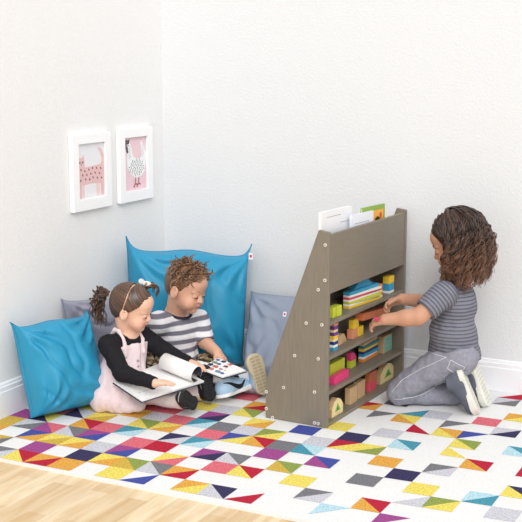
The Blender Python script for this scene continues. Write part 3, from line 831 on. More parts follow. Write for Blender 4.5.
# ================================================================== the girl in the pinafore
def make_girl():
    seat = A3((0.2706,-0.8235,0.0000))
    root = thing('person', 'small girl in a pale pink pinafore with black sleeves, reading a book on her lap', 'girl', seat, 0, 'children playing on the rug')
    HC, HR, HS = A3((0.3870,-0.8656,0.4004)), frame3(14, -19, -6), .875
    nk, ch, bl, pv = (A3(p) for p in ((0.3522,-0.8496,0.2788), (0.3495,-0.8621,0.2129), (0.3360,-0.8802,0.1267), (0.3243,-0.8861,0.0698)))
    TR = frame3(-22, -8)
    # arms (near = her right)
    rs, re, rw = A3((0.3370,-0.9581,0.2658)), A3((0.4190,-0.9951,0.1748)), A3((0.5697,-1.0085,0.1592))
    ls, le, lw = A3((0.3715,-0.7725,0.2597)), A3((0.4697,-0.7453,0.1996)), A3((0.5690,-0.7511,0.1725))
    Rr, Dd, Zz = A3((.892, .451, 0)), A3((-.451, .892, 0)), A3((0, 0, 1))
    SA = (A3((0.6509,-0.8253,0.0340)), Zz*.42-Dd*.72-Rr*.30, Rr*.88-Dd*.20-Zz*.1, .146)
    SB = (A3((0.6557,-0.7240,0.0184)), Zz*.95-Rr*.20+Dd*.12, Rr*.62-Dd*.78, .148)
    rh, rk, ra = A3((0.3665,-0.9207,0.0768)), A3((0.4371,-0.8452,0.0620)), ankle_of(*SA, .034)[0]
    lh, lk, la = A3((0.3243,-0.8300,0.0630)), A3((0.4782,-0.7629,0.0700)), ankle_of(*SB, .034)[0]
    def torso(F, g):
        F.ell(ch, A3((.074, .056, .075))+g, TR, .02); F.ell(bl, A3((.072, .064, .075))+g, TR, .03); F.ell(pv, A3((.082, .072, .060))+g, TR, .03)
        F.cone(rs, ls, .034+g, .034+g, .025)
    def arms(F, g):
        F.chain([(rs, .034), (re, .026), (rw, .018)], .012, g); F.chain([(ls, .034), (le, .026), (lw, .018)], .012, g)
    def legs(F, g):
        F.chain([(rh, .055), (rk, .041), (ra, .026)], .015, g); F.chain([(lh, .055), (lk, .041), (la, .026)], .015, g)
    lo, hi = seat-A3((.25, .25, .03)), seat+A3((.52, .42, .62))
    F = Field(lo, hi, .0028); head_add(F, HC, HR, HS); torso(F, 0)
    F.chain([(HC+HS*(HR@A3((0, -.022, -.055))), .040), (nk, .036), (ch, .045)], .015); arms(F, 0); legs(F, 0)
    hand_add(F, rw, A3((0.6208,-0.9714,0.1601))-rw, (0, 0, -1), .88, .25, 1); hand_add(F, lw, A3((0.6432,-0.7472,0.1647))-lw, (0, 0, -1), .88, .35, -1)
    F.cut((0, 0, .003), (0, 0, -1), .002)
    skin_obj(root, F, (236, 190, 164), [(HC, HR, HS, (236, 190, 164), (206, 112, 108))])
    face_parts(root, HC, HR, HS, ('light', (184, 142, 116)), .6)
    # black long-sleeved top
    F = Field(lo, hi, .0034); torso(F, .005); arms(F, .0065)
    for a, b in ((re, rw), (le, lw)): F.cut(b-unit(b-a)*.004, b-a) if False else None
    dr, dl = unit(rw-re), unit(lw-le)
    F.ell(rw+dr*.045, (.045, .045, .045), None, .002, 'sub'); F.ell(lw+dl*.045, (.045, .045, .045), None, .002, 'sub')
    F.cut(bl, (0, 0, -1)); F.ell(nk+A3((0, 0, .026))+TR[:, 1]*.012, (.046, .046, .034), TR, .004, 'sub')
    cloth_obj('long_sleeved_top', root, F, mat('black_jersey', (30, 29, 33), .8, bump=.15, bscale=500, spec=.2), None, .0035, 34, 1)
    # pinafore
    F = Field(lo-A3((.02, .02, 0)), hi, .0034); torso(F, .013)
    F.cone(bl+A3((0, 0, .01)), pv+A3((0, 0, -.01)), .082, .112, .03)
    F.ell(A3((0.3206,-0.9162,0.0450)), (.085, .105, .055), frame3(0), .03); F.cone(rh, rh*.55+rk*.45, .066, .060, .03); F.cone(lh, lh*.5+lk*.5, .066, .062, .03)
    F.ell(A3((0.4171,-0.9151,0.0300)), (.055, .05, .036), frame3(10), .02)
    top = ch+A3((0, 0, .040))
    F.cut(top, TR@A3((0, -.25, 1)), .006)
    for sh in (rs, ls): F.cone(sh, sh+unit(sh-nk)*.01, .046, .050, .008, 'sub')
    F.cut((0, 0, .002), (0, 0, -1))
    for sh, sg in ((rs, 1), (ls, -1)):                   # shoulder straps
        ax = nk*.45+sh*.55
        fr = ch+TR@A3((sg*.042, .058, .028)); bk = ch+TR@A3((sg*.045, -.066, .028)); tp = ax+A3((0, 0, .040))
        pts = [fr-A3((0, 0, .01)), fr+(tp-fr)*.5+TR[:, 1]*.016, tp+TR[:, 1]*.012, tp-TR[:, 1]*.012, bk+(tp-bk)*.5-TR[:, 1]*.014, bk-A3((0, 0, .01))]
        F.chain([(p, .0090) for p in pts], .005)
    pink = A3(lin((238, 218, 220)))
    def dots(V):
        T = np.tile(pink, (len(V), 1))
        n = np.array([noise.noise(Vector(p*210)) for p in V]); return T*(1-.10*smoothstep(.15, .4, n))[:, None]
    cloth_obj('pinafore_dress', root, F, mat('pink_cotton', (238, 218, 220), .85, tint=True, bump=.2, bscale=300, spec=.15), dots, .0085, 26, 2, (0, 0, 1))
    m = MB()
    for k in range(3):
        p = ch+TR@A3((-.004, .075+.004*k, -.006-.022*k)); m = MB(); m.cyl(p, p+TR[:, 1]*.004, .0045, 12); m.build('button', mat('button_grey', (176, 160, 162), .4), root)
    # leggings
    F = Field(lo, hi, .0034); F.chain([(rh, .055), (rk, .041), (ra, .026)], .015, .006); F.chain([(lh, .055), (lk, .041), (la, .026)], .015, .006)
    cloth_obj('leggings', root, F, mat('pale_pink_leggings', (240, 226, 224), .85, bump=.15, bscale=500, spec=.15), None, .003, 30, 3)
    blk = mat('black_sneaker', (32, 32, 36), .6, bump=.2, bscale=260); sol = mat('black_rubber', (26, 26, 29), .55)
    cl = dict(upper=blk, sole=sol, tread=mat('dark_rubber_tread', (44, 43, 46), .5), line=mat('shoe_pale_line', (176, 172, 174), .6))
    shoe(root, 'shoe', *SA, cl, .034, mat('lace_grey', (120, 118, 122), .7))
    shoe(root, 'shoe', *SB, cl, .034, mat('lace_grey', (120, 118, 122), .7))
    # hair: two combed sections, a ponytail of loose curls at the back and a small tuft with a bow
    H1, H2 = A3(lin((62, 43, 33))), A3(lin((118, 84, 60)))
    line = lambda Y: np.interp(Y, [-.12, -.06, -.02, .01, .045, .072, .10], [-.075, -.070, -.030, .002, .038, .068, .075])
    F = cap_field(line, .0075)
    F.cone((-.10, -.018, -.02), (-.05, -.020, .105), .0035, .0035, .002, 'sub'); F.cone((-.05, -.020, .105), (.05, -.020, .105), .0035, .0035, .002, 'sub'); F.cone((.05, -.020, .105), (.10, -.018, -.02), .0035, .0035, .002, 'sub')
    def parting(X, Y, Z): return .0022-np.abs(Y+.020+.06*(Z-.03)**2/.01*.1)
    F.fn(parting)
    V, Q = F.mesh(); V = relax(V, Q, 1)
    # combing grooves towards each tie
    tieB, tieF = A3((-.0, -.108, .020)), A3((-.050, .018, .090))
    def comb(V):
        tie = np.where((V[:, 1] < -.02)[:, None], tieB, tieF); d = V-tie
        ang = np.arctan2(d[:, 2], d[:, 0])*14+np.arctan2(d[:, 1], d[:, 0])*11
        return np.sin(ang*3.1+2*np.sin(ang*1.3))
    g = comb(V); V = V+normals(V, Q)*(g*.0009)[:, None]
    T = H1+(H2-H1)*np.clip(.35+.35*g, 0, 1)[:, None]
    Vs, Qs, Ts = [place_head(V, HC, HR, HS)], [Q], [T]
    def curls(root_l, end_l, n_s, spread, r0, turns, rad, bulge, seed):
        rg = np.random.default_rng(seed); n = 44; t = np.linspace(0, 1, n)
        P = np.zeros((n_s, n, 3))
        for k in range(n_s):
            a = root_l+rg.normal(0, .0045, 3); e = end_l+rg.normal(0, 1, 3)*spread; mid = (a+e)/2+bulge+rg.normal(0, .006, 3)
            P[k] = (1-t)[:, None]**2*a+(2*t*(1-t))[:, None]*mid+(t**2)[:, None]*e
        rr = (r0*rg.uniform(.5, 1.2, n_s))[:, None]*np.clip(t*2.5, 0, 1)[None]
        Cc, Nn = helix(P, rr, turns*rg.uniform(.7, 1.2, n_s), rg.uniform(0, 6.3, n_s))
        V, Q = strands(Cc, Nn, rad*(1-.75*t**3)[None]*rg.uniform(.8, 1.2, n_s)[:, None], 6)
        mixv = np.repeat(rg.uniform(0, .7, n_s), n*6); return V, Q, H1+(H2-H1)*mixv[:, None]
    off = len(V)
    for spec in ((tieB, A3((-.012, -.128, -.135)), 46, .013, .010, 2.6, .0036, A3((0, -.085, .065)), 5),
                 (tieB, A3((-.01, -.160, -.085)), 22, .014, .012, 2.2, .0036, A3((0, -.075, .06)), 6),
                 (tieF, A3((-.085, .060, .060)), 14, .008, .008, 1.0, .0030, A3((-.010, .03, .06)), 8)):
        v, q, t = curls(*spec); Vs.append(place_head(v, HC, HR, HS)); Qs.append(q+sum(len(x) for x in Vs[:-1])); Ts.append(t)
    obj('hair', np.concatenate(Vs), np.concatenate(Qs), hair_mat('brown_hair'), root, True, None, np.concatenate(Ts))
    # tie and bow
    L = lambda p: HC+HS*(HR@A3(p))
    m = MB(); m.tube([L(tieB+A3((.011*math.cos(a), -.004, .011*math.sin(a)))) for a in np.linspace(0, 2*math.pi, 14)], .0032, 6); m.build('hair_tie', mat('tie_pale', (230, 220, 215), .6), root, True)
    F = Field((-.05, -.03, -.03), (.05, .03, .03), .002)
    for e in (-1, 1): F.ell((e*.015, 0, .002), (.016, .004, .010), frame3(90+e*10), .004)
    F.ell((0, 0, 0), (.006, .007, .007), None, .003)
    V, Q = F.mesh(); BR = HR@frame3(60, 20, 20); bow = obj('hair_bow', L((-.036, .012, .112))+1.15*(V@BR.T), Q, mat('white_satin', (246, 240, 238), .4), root, True)
    m = MB(); c_ = L((-.036, .012, .112)); m.tube([c_+BR@A3((.004*math.cos(a), .009, .004*math.sin(a))) for a in np.linspace(0, 6.28, 10)], .0025, 6); m.build('bow_knot', mat('bow_gold', (196, 150, 100), .4), bow, True)
    return root
make_girl()

# ================================================================== the boy in the striped shirt
def make_boy():
    seat = A3((0.3836,-0.5311,-0.0131)); seat[2] = 0
    root = thing('person', 'boy with short curls in a grey and white striped shirt, sitting against the blue pillow', 'boy', seat, 0, 'children playing on the rug')
    HC, HR, HS = A3((0.4405,-0.5471,0.4249)), frame3(-5, -18, 3), .955
    nk, ch, bl, pv = (A3(p) for p in ((0.3659,-0.5176,0.3047), (0.3796,-0.5107,0.2106), (0.3821,-0.5094,0.0984), (0.3736,-0.5137,0.0158)))
    TR = frame3(-28, -6)
    rs, re, rw = A3((0.3396,-0.6093,0.2787)), A3((0.2745,-0.5638,0.1632)), A3((0.3478,-0.5492,0.1082))
    ls, le, lw = A3((0.4208,-0.4226,0.2564)), A3((0.4763,-0.4618,0.1805)), A3((0.5647,-0.5179,0.1591))
    Rr, Dd, Zz = A3((.892, .451, 0)), A3((-.451, .892, 0)), A3((0, 0, 1))
    t0 = A3((0.7261,-0.4550,0.0300))-A3((0.6758,-0.7117,0.0300))
    SA = (A3((0.6696,-0.7004,0.0260)), t0, Dd*-.36-Zz*.92, .195); SB = (A3((0.7999,-0.5381,0.0160)), Zz*.95-Rr*.30+Dd*.10, Rr*.46-Dd*.86+Zz*.1, .172)
    rh, rk, ra = A3((0.3678,-0.5839,0.0334)), A3((0.3873,-0.6973,0.1408)), ankle_of(*SA, .058)[0]
    lh, lk, la = A3((0.3908,-0.4602,0.0129)), A3((0.4892,-0.4777,0.0823)), ankle_of(*SB, .05)[0]
    def torso(F, g):
        F.ell(ch, A3((.084, .062, .080))+g, TR, .02); F.ell(bl, A3((.080, .066, .080))+g, TR, .03); F.ell(pv, A3((.088, .076, .062))+g, TR, .03)
        F.cone(rs, ls, .038+g, .038+g, .025)
    def arms(F, g, cut=1.):
        F.chain([(rs, .039), (re, .029), (rw, .021)], .012, g); F.chain([(ls, .039), (le, .029), (lw, .021)], .012, g)
    lo, hi = seat-A3((.28, .30, .03)), seat+A3((.62, .34, .66))
    F = Field(lo, hi, .0029); head_add(F, HC, HR, HS); torso(F, 0); arms(F, 0)
    F.chain([(HC+HS*(HR@A3((0, -.024, -.055))), .043), (nk, .040), (ch, .050)], .015)
    F.chain([(rh, .060), (rk, .046), (ra, .030)], .015); F.chain([(lh, .060), (lk, .046), (la, .030)], .015)
    hand_add(F, rw, A3((0.4350,-0.5499,0.0849))-rw, (0, 0, -1), 1.0, .4, 1)
    hand_add(F, lw, A3((0.6119,-0.5277,0.1271))-lw, A3((0, 0, -1))-A3((.451, -.892, 0))*-.3, 1.0, .55, -1)
    sk = (224, 175, 148)
    F.cut((0, 0, .003), (0, 0, -1), .002)
    skin_obj(root, F, sk, [(HC, HR, HS, sk, (190, 96, 88))])
    face_parts(root, HC, HR, HS, ('brown', (132, 96, 70)), .8)
    # striped T-shirt
    F = Field(lo, hi, .0032); torso(F, .008)
    se_r = rs+(re-rs)*.95; se_l = ls+(le-ls)*.86
    F.chain([(rs, .050), (se_r, .044)], .012); F.chain([(ls, .050), (se_l, .044)], .012)
    F.cut(se_r, re-rs, .002) if False else None
    for e, a in ((se_r, unit(re-rs)), (se_l, unit(le-ls))): F.ell(e+a*.056, (.056, .056, .056), None, .002, 'sub')
    F.cut(pv-A3((0, 0, .02)), (0, 0, -1)); nc = (rs+ls)/2+Zz*.042+TR[:, 1]*.010; F.ell(nc+Zz*.020, (.050, .050, .036), TR, .004, 'sub')
    wh, gy = A3(lin((240, 238, 242))), A3(lin((122, 120, 132)))
    ax = unit(nk-pv)
    def stripes(V):
        q = (V-nk)@ax; dist = [np.abs((V-nk)@ax*0)+.0]
        dr, tr = nearest_seg(V, rs, se_r); dl, tl = nearest_seg(V, ls, se_l)
        side = (V-nk)@TR[:, 0]
        s = q
        ph = np.mod(s/.040+.02, 1.0); f = smoothstep(.02, .08, ph)*(1-smoothstep(.50, .56, ph))
        return wh+(gy-wh)*f[:, None]
    cloth_obj('striped_shirt', root, F, mat('striped_jersey', (200, 200, 205), .85, tint=True, bump=.15, bscale=500, spec=.15), stripes, .0035, 24, 4)
    m = MB(); c_ = nc
    m.tube([c_+TR@A3((.050*math.cos(a), .050*math.sin(a), .004-.012*math.sin(a))) for a in np.linspace(0, 2*math.pi, 30)], .0058, 8)
    m.build('neckband', mat('navy_rib', (40, 38, 52), .8), root, True)
    # camouflage shorts to the knee, jeans-blue socks
    F = Field(lo, hi, .0034); F.ell(pv, (.093, .080, .064), TR, .03)
    F.chain([(rh, .066), (rk+(rk-rh)*.05, .054)], .02); F.chain([(lh, .066), (lk+(lk-lh)*.05, .054)], .02)
    F.cone(rk, rk*.75+ra*.25, .054, .050, .01); F.cone(lk, lk*.75+la*.25, .054, .050, .01)
    F.cut((0, 0, .003), (0, 0, -1))
    cols = [A3(lin(c)) for c in ((138, 120, 92), (92, 72, 54), (190, 174, 144), (58, 52, 44))]
    def camo(V):
        T = np.tile(cols[0], (len(V), 1))
        for k, c in enumerate(cols[1:]):
            n = np.array([noise.noise(Vector(p*70+k*9.1)) for p in V]); T = T+(c-T)*smoothstep(.10, .16, n)[:, None]
        return T
    cloth_obj('camouflage_shorts', root, F, mat('camouflage_cotton', (120, 110, 90), .85, tint=True, spec=.15), camo, .004, 24, 5)
    white = mat('white_sole', (244, 243, 240), .5); ub = mat('pale_blue_leather', (176, 206, 230), .45)
    bs = mat('beige_gum_sole', (206, 192, 164), .6); blackm = mat('black_leather', (34, 34, 38), .5)
    for kn, an in ((rk, ra), (lk, la)):
        d = an-kn; m = MB(); m.tube([kn+d*t for t in np.linspace(.60, 1.04, 8)], [.040, .040, .039, .038, .037, .036, .036, .036], 14)
        m.build('sock', mat('white_sock', (240, 240, 242), .9, bump=.3, bscale=300), root, True)
    shoe(root, 'shoe', *SA, dict(upper=ub, sole=white, collar=blackm, tongue=blackm), .058, blackm, 0, (1, blackm), True, 'pale blue high sneaker with a black mark, seen from its side')
    shoe(root, 'shoe', *SB, dict(upper=ub, sole=bs, tread=mat('gum_tread', (184, 168, 138), .6), collar=blackm), .05, blackm, 0, None, True, 'sneaker standing on its heel, beige sole to the front')
    # short sides and a curly top
    H1, H2 = A3(lin((80, 56, 41))), A3(lin((164, 122, 86)))
    line = lambda Y: np.interp(Y, [-.12, -.07, -.035, -.012, .012, .03, .060, .075, .10], [-.062, -.056, -.040, .006, -.006, .022, .048, .064, .07])
    F = cap_field(line, .0045); V, Q = F.mesh(); V = relax(V, Q, 1)
    n = np.array([noise.noise(Vector((p[0]*160, p[1]*90, p[2]*60))) for p in V]); V = V+normals(V, Q)*(.0009*n)[:, None]
    T = H1+(H2-H1)*np.clip(.30+.4*n, 0, 1)[:, None]
    rg = np.random.default_rng(3); P = []; nS = 430; n_ = 28; t = np.linspace(0, 1, n_); k = 0
    starts = []
    while len(starts) < nS:
        d = unit(rg.normal(0, 1, 3))
        if d[1] < .72 and d[2] > .30 and d[1] > -.85 and d[2]+.9*d[1] > -.25: starts.append(d)
    st = np.array(starts); base = A3((0, -.014, .026))+st*(A3((.071, .090, .076))-.001)
    tang = np.cross(st, unit(A3((.3, -1, .2)))); tang /= np.linalg.norm(tang, axis=1)[:, None]
    tang = tang*rg.choice([-1, 1], nS)[:, None]+rg.normal(0, .5, (nS, 3)); tang += A3((0, .5, 0))
    ln = rg.uniform(.016, .034, nS)
    path = base[:, None]+st[:, None]*(.010*np.sin(t*2.1))[None, :, None]*rg.uniform(.6, 1.3, nS)[:, None, None]+(tang*ln[:, None])[:, None]*t[None, :, None]
    rad = (rg.uniform(.004, .0075, nS))[:, None]*np.clip(t*3, 0, 1)[None]
    Cc, Nn = helix(path, rad, rg.uniform(.9, 1.6, nS), rg.uniform(0, 6.3, nS))
    v, q = strands(Cc, Nn, .0031*(1-.7*t**3)[None]*np.ones((nS, 1)), 5)
    mix_ = np.clip(rg.normal(.45, .3, nS), 0, 1); tt = H1+(H2-H1)*np.repeat(mix_, n_*5)[:, None]
    obj('hair', place_head(np.concatenate([V, v]), HC, HR, HS), np.concatenate([Q, q+len(V)]), hair_mat('brown_hair'), root, True, None, np.concatenate([T, tt]))
    return root
make_boy()

# ================================================================== the kneeling child at the toy shelf
def make_kneeler():
    base = A3((1.4018,-0.2810,-0.0000))
    root = thing('person', 'child with long brown curls in a grey top and jeans, kneeling at the toy shelf', 'child', base, 0, 'children playing on the rug')
    HC, HR, HS = A3((1.4892,-0.2855,0.6488)), frame3(186, -22, 0), 1.04
    nk, ch, bl, pv = (A3(p) for p in ((1.5039,-0.2781,0.4921), (1.4987,-0.2920,0.4152), (1.4944,-0.3053,0.3023), (1.4977,-0.2925,0.1995)))
    TR = frame3(190, -12)
    ls, le, lw = A3((1.4864,-0.4102,0.4718)), A3((1.4138,-0.4918,0.3921)), A3((1.2965,-0.5287,0.3778))
    rs, re, rw = A3((1.4537,-0.2026,0.4539)), A3((1.3547,-0.1967,0.3864)), A3((1.2883,-0.3199,0.4159))
    lh, lk, la = A3((1.5190,-0.3377,0.2170)), A3((1.3083,-0.3749,0.0540)), A3((1.5015,-0.2628,0.0460))
    rh, rk, ra = A3((1.4811,-0.2224,0.1683)), A3((1.2981,-0.2641,0.0560)), A3((1.5210,-0.1790,0.0550))
    def torso(F, g):
        F.ell(ch, A3((.092, .070, .085))+g, TR, .02); F.ell(bl, A3((.086, .074, .090))+g, TR, .03); F.ell(pv, A3((.098, .088, .070))+g, TR, .03)
        F.cone(rs, ls, .038+g, .038+g, .025)
    lo, hi = base-A3((.36, .30, .03)), base+A3((.34, .42, .90))
    F = Field(lo, hi, .0032); head_add(F, HC, HR, HS); torso(F, 0)
    F.chain([(ls, .042), (le, .031), (lw, .022)], .014); F.chain([(rs, .042), (re, .031), (rw, .022)], .014)
    F.ell(le*.65+lw*.35, (.030, .030, .030), None, .02)
    F.chain([(HC+HS*(HR@A3((0, -.024, -.055))), .045), (nk, .043), (ch, .055)], .015)
    F.chain([(lh, .050), (lk, .032), (la, .030)], .004); F.chain([(rh, .050), (rk, .032), (ra, .030)], .004)
    hand_add(F, lw, A3((1.2115,-0.5269,0.3469))-lw, (0, .35, -1), 1.06, .75, -1)
    hand_add(F, rw, A3((1.2256,-0.3517,0.3918))-rw, (-.1, -.6, -.7), 1.06, .7, 1)
    sk = (200, 149, 121)
    hp = A3((1.2767,-0.5612,0.3844))
    V0 = A3((0, 0, 0))
    F.cut((0, 0, .003), (0, 0, -1), .002)
    skin_obj(root, F, sk, [(HC, HR, HS, sk, (170, 86, 78))])
    face_parts(root, HC, HR, HS, ('deep', (58, 38, 30)), 1)
    # pink heart stamp on the back of the near hand
    m = MB(); vd = unit(A3(cam.location)-hp); rx = unit(np.cross((0, 0, 1), vd)); uy = np.cross(vd, rx)
    heart = [(.16*math.sin(a)**3, .13*math.cos(a)-.05*math.cos(2*a)-.02*math.cos(3*a)-.01*math.cos(4*a)) for a in np.linspace(0, 2*math.pi, 28)[:-1]]
    HEART = [hp+.066*(rx*x+uy*y) for x, y in heart][::-1]
    m.slab(HEART, -vd*.016); m.build('heart_stamp', mat('stamp_pink', (190, 36, 80), .5), root)
    # short-sleeved striped top
    F = Field(lo, hi, .0034); torso(F, .010)
    sl = ls+(le-ls)*.62; sr = rs+(re-rs)*.55
    F.chain([(ls, .049), (sl, .046)], .014); F.chain([(rs, .049), (sr, .046)], .014)
    for e, a in ((sl, unit(le-ls)), (sr, unit(re-rs))): F.ell(e+a*.060, (.060, .060, .060), None, .002, 'sub')
    F.cone(bl, pv-A3((0, 0, .0)), .088, .103, .02)
    F.cut(pv-TR@A3((0, -.02, .012)), TR@A3((0, .1, -1)), .004); F.ell(nk+A3((0, 0, .026)), (.052, .052, .034), TR, .004, 'sub')
    g1, g2 = A3(lin((130, 131, 142))), A3(lin((76, 77, 90)))
    ax = unit(ch-pv)
    def stripes(V):
        s = (V-pv)@ax; dl, tl = nearest_seg(V, ls, sl); d0, t0 = nearest_seg(V, ch, pv)
        ml = (dl < .060) & (d0 > .080); s = np.where(ml, -((V-ls)@unit(sl-ls)), s)
        ph = np.mod(s/.0140, 1.0); f = smoothstep(.0, .15, ph)*(1-smoothstep(.30, .46, ph))
        return g1+(g2-g1)*f[:, None]
    cloth_obj('striped_top', root, F, mat('striped_jersey', (200, 200, 205), .85, tint=True, bump=.15, bscale=500, spec=.15), stripes, .005, 20, 6)
    # jeans
    F = Field(lo, hi, .0034); F.ell(pv, (.104, .096, .074), TR, .03)
    for h, k_, a in ((lh, lk, la), (rh, rk, ra)):
        F.chain([(h, .084), (h*.5+k_*.5+A3((0, 0, .010)), .060), (k_+A3((0, 0, .006)), .050)], .010); F.chain([(k_, .050), (k_*.5+a*.5-A3((0, 0, .004)), .045), (a, .044)], .004)
        F.ell(a+unit(a-k_)*.058, (.056, .056, .056), None, .002, 'sub')
    F.cone((1.5683,-0.3912,0.1691), (1.4073,-0.4503,0.0960), .010, .005, .010, 'sub')
    F.cut(pv+TR@A3((0, 0, .05)), TR[:, 2]); F.cut((0, 0, .002), (0, 0, -1))
    jn = cloth_obj('jeans', root, F, mat('grey_denim', (148, 148, 160), .85, vary=.13, vscale=90, bump=.25, bscale=420, spec=.15), None, .0065, 21, 7); jb = bvh_of(jn)
    th_ = mat('pale_thread', (222, 222, 228), .7)
    nd_ = A3((-.451, .892, 0))
    for P_ in (((1.5026,-0.4133,0.2292), (1.4292,-0.4504,0.1741), (1.3624,-0.4842,0.1148), (1.3293,-0.5009,0.0632)), ((1.5164,-0.4063,0.2213), (1.5647,-0.3818,0.1938), (1.5488,-0.3899,0.1544), (1.5071,-0.4110,0.1859), (1.5164,-0.4063,0.2213)),
               ((1.3401,-0.4955,0.0353), (1.4354,-0.4473,0.0553), (1.5129,-0.4080,0.0950)), ((1.4482,-0.4408,0.2331), (1.5026,-0.4133,0.2292))):
        stitch(jb, P_, nd_, .06, .0012, th_, root)
    stitch(jb, ((1.5252,-0.4018,0.1465), (1.5397,-0.3945,0.1148), (1.5376,-0.3956,0.0672)), nd_, .06, .0016, th_, root)
    Rr, Dd, Zz = A3((.892, .451, 0)), A3((-.451, .892, 0)), A3((0, 0, 1))
    gm = mat('grey_canvas_shoe', (98, 102, 116), .8, bump=.25, bscale=320); sm = mat('grey_white_sole', (226, 226, 216), .55)
    cl = dict(upper=gm, sole=sm, tread=mat('worn_tread', (206, 206, 194), .6))
    shoe(root, 'shoe', A3((1.5502,-0.3780,0.1831))+Zz*.014, Rr*.40-Zz*.92, Rr*.88+Zz*.36-Dd*.22, .205, cl, .045, mat('lace_dark', (70, 70, 78), .8), thick=.021)
    shoe(root, 'shoe', A3((1.5670,-0.2686,0.1901))+Zz*.009, Rr*.36-Zz*.93-Dd*.03, Rr*.84+Zz*.34-Dd*.40, .200, cl, .045, mat('lace_dark', (70, 70, 78), .8), thick=.021)
    # curls to below the shoulders
    H1, H2 = A3(lin((44, 31, 26))), A3(lin((124, 84, 60)))
    line = lambda Y: np.interp(Y, [-.12, -.07, -.035, -.005, .025, .045, .072, .10], [-.085, -.080, -.060, -.045, -.010, .040, .075, .08])
    F = cap_field(line, .012); V, Q = F.mesh(); V = relax(V, Q, 1); T = np.tile(H1, (len(V), 1))
    F = Field((-.13, -.16, -.22), (.13, .13, .14), .004)
    F.ell((0, -.030, -.015), (.074, .068, .080), None, .01); F.ell((0, -.012, -.075), (.062, .050, .060), None, .02)
    F.fn(lambda X, Y, Z: (np.interp(Y, [-.2, -.03, .01, .03], [-.3, -.14, -.06, .05])-Z)*.7+0*X)
    V2, Q2 = F.mesh(); V = np.concatenate([V, V2]); Q = np.concatenate([Q, Q2+len(T)]); T = np.tile(H1, (len(V), 1))
    rg = np.random.default_rng(21); nC = 210; per = 6; n_ = 84; t = np.linspace(0, 1, n_)
    dn = HR.T@A3((0, 0, -1))                                # world down seen from the bowed head
    m1 = int(n_*.44); P = []; ph0 = []; tn = []; rd = []
    for c_i in range(nC):
        phi = rg.uniform(-2.45, 2.45); lay = rg.uniform(0, 1)**.6; sg = math.copysign(1, phi)
        th0 = rg.uniform(.0, .75) if abs(phi) < 1.9 else rg.uniform(.35, .8)
        th1 = 1.60+rg.uniform(-.06, .12); th = np.linspace(th0, th1, m1); w_ = smoothstep(th0, th1, th)
        f = phi+(sg*min(abs(phi), 1.72)-phi)*w_            # locks above the brow sweep back past the temple
        L_ = rg.uniform(.125, .205)*(1 if abs(phi) < 1.5 else .80); turns = rg.uniform(4.4, 6.4); phase = rg.uniform(0, 6.3); R_ = rg.uniform(.0060, .0105)
        jit = rg.normal(0, .008, 3)
        for k in range(per):
            off = .007+.020*lay+rg.normal(0, .0015); rr = A3((.071, .090, .078))+off; f2 = f+rg.normal(0, .035)
            dx, dy = np.sin(f2), -np.cos(f2)
            head = np.stack([rr[0]*np.sin(th)*dx, -.014+rr[1]*np.sin(th)*dy, .026+rr[2]*np.cos(th)], 1)
            s_ = np.linspace(0, 1, n_-m1+1)[1:]; outw = A3((dx[-1]*.42, dy[-1]*.42, 0)); fl = (.050+.020*math.cos(phi))*lay
            fall = head[-1]+np.outer(s_*L_*rg.uniform(.9, 1.05), dn)+np.outer(np.sin(s_*2.5)*fl, outw)+np.outer(s_, jit+rg.normal(0, .003, 3))
            P.append(np.concatenate([head, fall])); ph0.append(phase+rg.normal(0, .7)); tn.append(turns*rg.uniform(.97, 1.03)); rd.append(R_*rg.uniform(.7, 1.1))
    P = np.array(P); nS = len(P)
    for _ in range(6): P[:, 1:-1] = (P[:, :-2]+2*P[:, 1:-1]+P[:, 2:])/4
    amp = np.clip(.22+(t-.15)/.55, .22, 1)
    Cc, Nn = helix(P, A3(rd)[:, None]*amp[None], A3(tn), A3(ph0))
    v, q = strands(Cc, Nn, .0021*(1-.6*t**4)[None]*rg.uniform(.75, 1.2, nS)[:, None], 5)
    mixv = np.clip(.05+.85*smoothstep(.30, 1.0, t)[None]*rg.uniform(.4, 1.1, nS)[:, None]+rg.normal(.08, .07, nS)[:, None]+np.repeat(rg.normal(0, .16, nC), per)[:, None], 0, 1)
    tt = H1+(H2-H1)*np.repeat(mixv.ravel(), 5)[:, None]
    obj('hair', place_head(np.concatenate([V, v]), HC, HR, HS), np.concatenate([Q, q+len(V)]), hair_mat('brown_hair'), root, True, None, np.concatenate([T, tt]))
    return root
make_kneeler()

# plank held by the kneeling child
def held_plank():
    a, b = A3((1.1503,-0.4201,0.3476)), A3((1.1473,-0.1158,0.3162))
    ax = unit(b-a); z = unit(A3((0, 0, 1))-ax*ax[2]); y = np.cross(z, ax)
    m = MB(); P = [a-y*.018-z*.012, a+y*.018-z*.012, b+y*.018-z*.012, b-y*.018-z*.012]
    m.slab([p+z*.030 for p in P][::-1], -z*.030)
    o = m.build('wooden_block', bm_('brown'), None, base=a); bevel(o, .002)
    tag(o, 'brown-orange plank held between the hands of the kneeling child', 'block', GB)
held_plank()

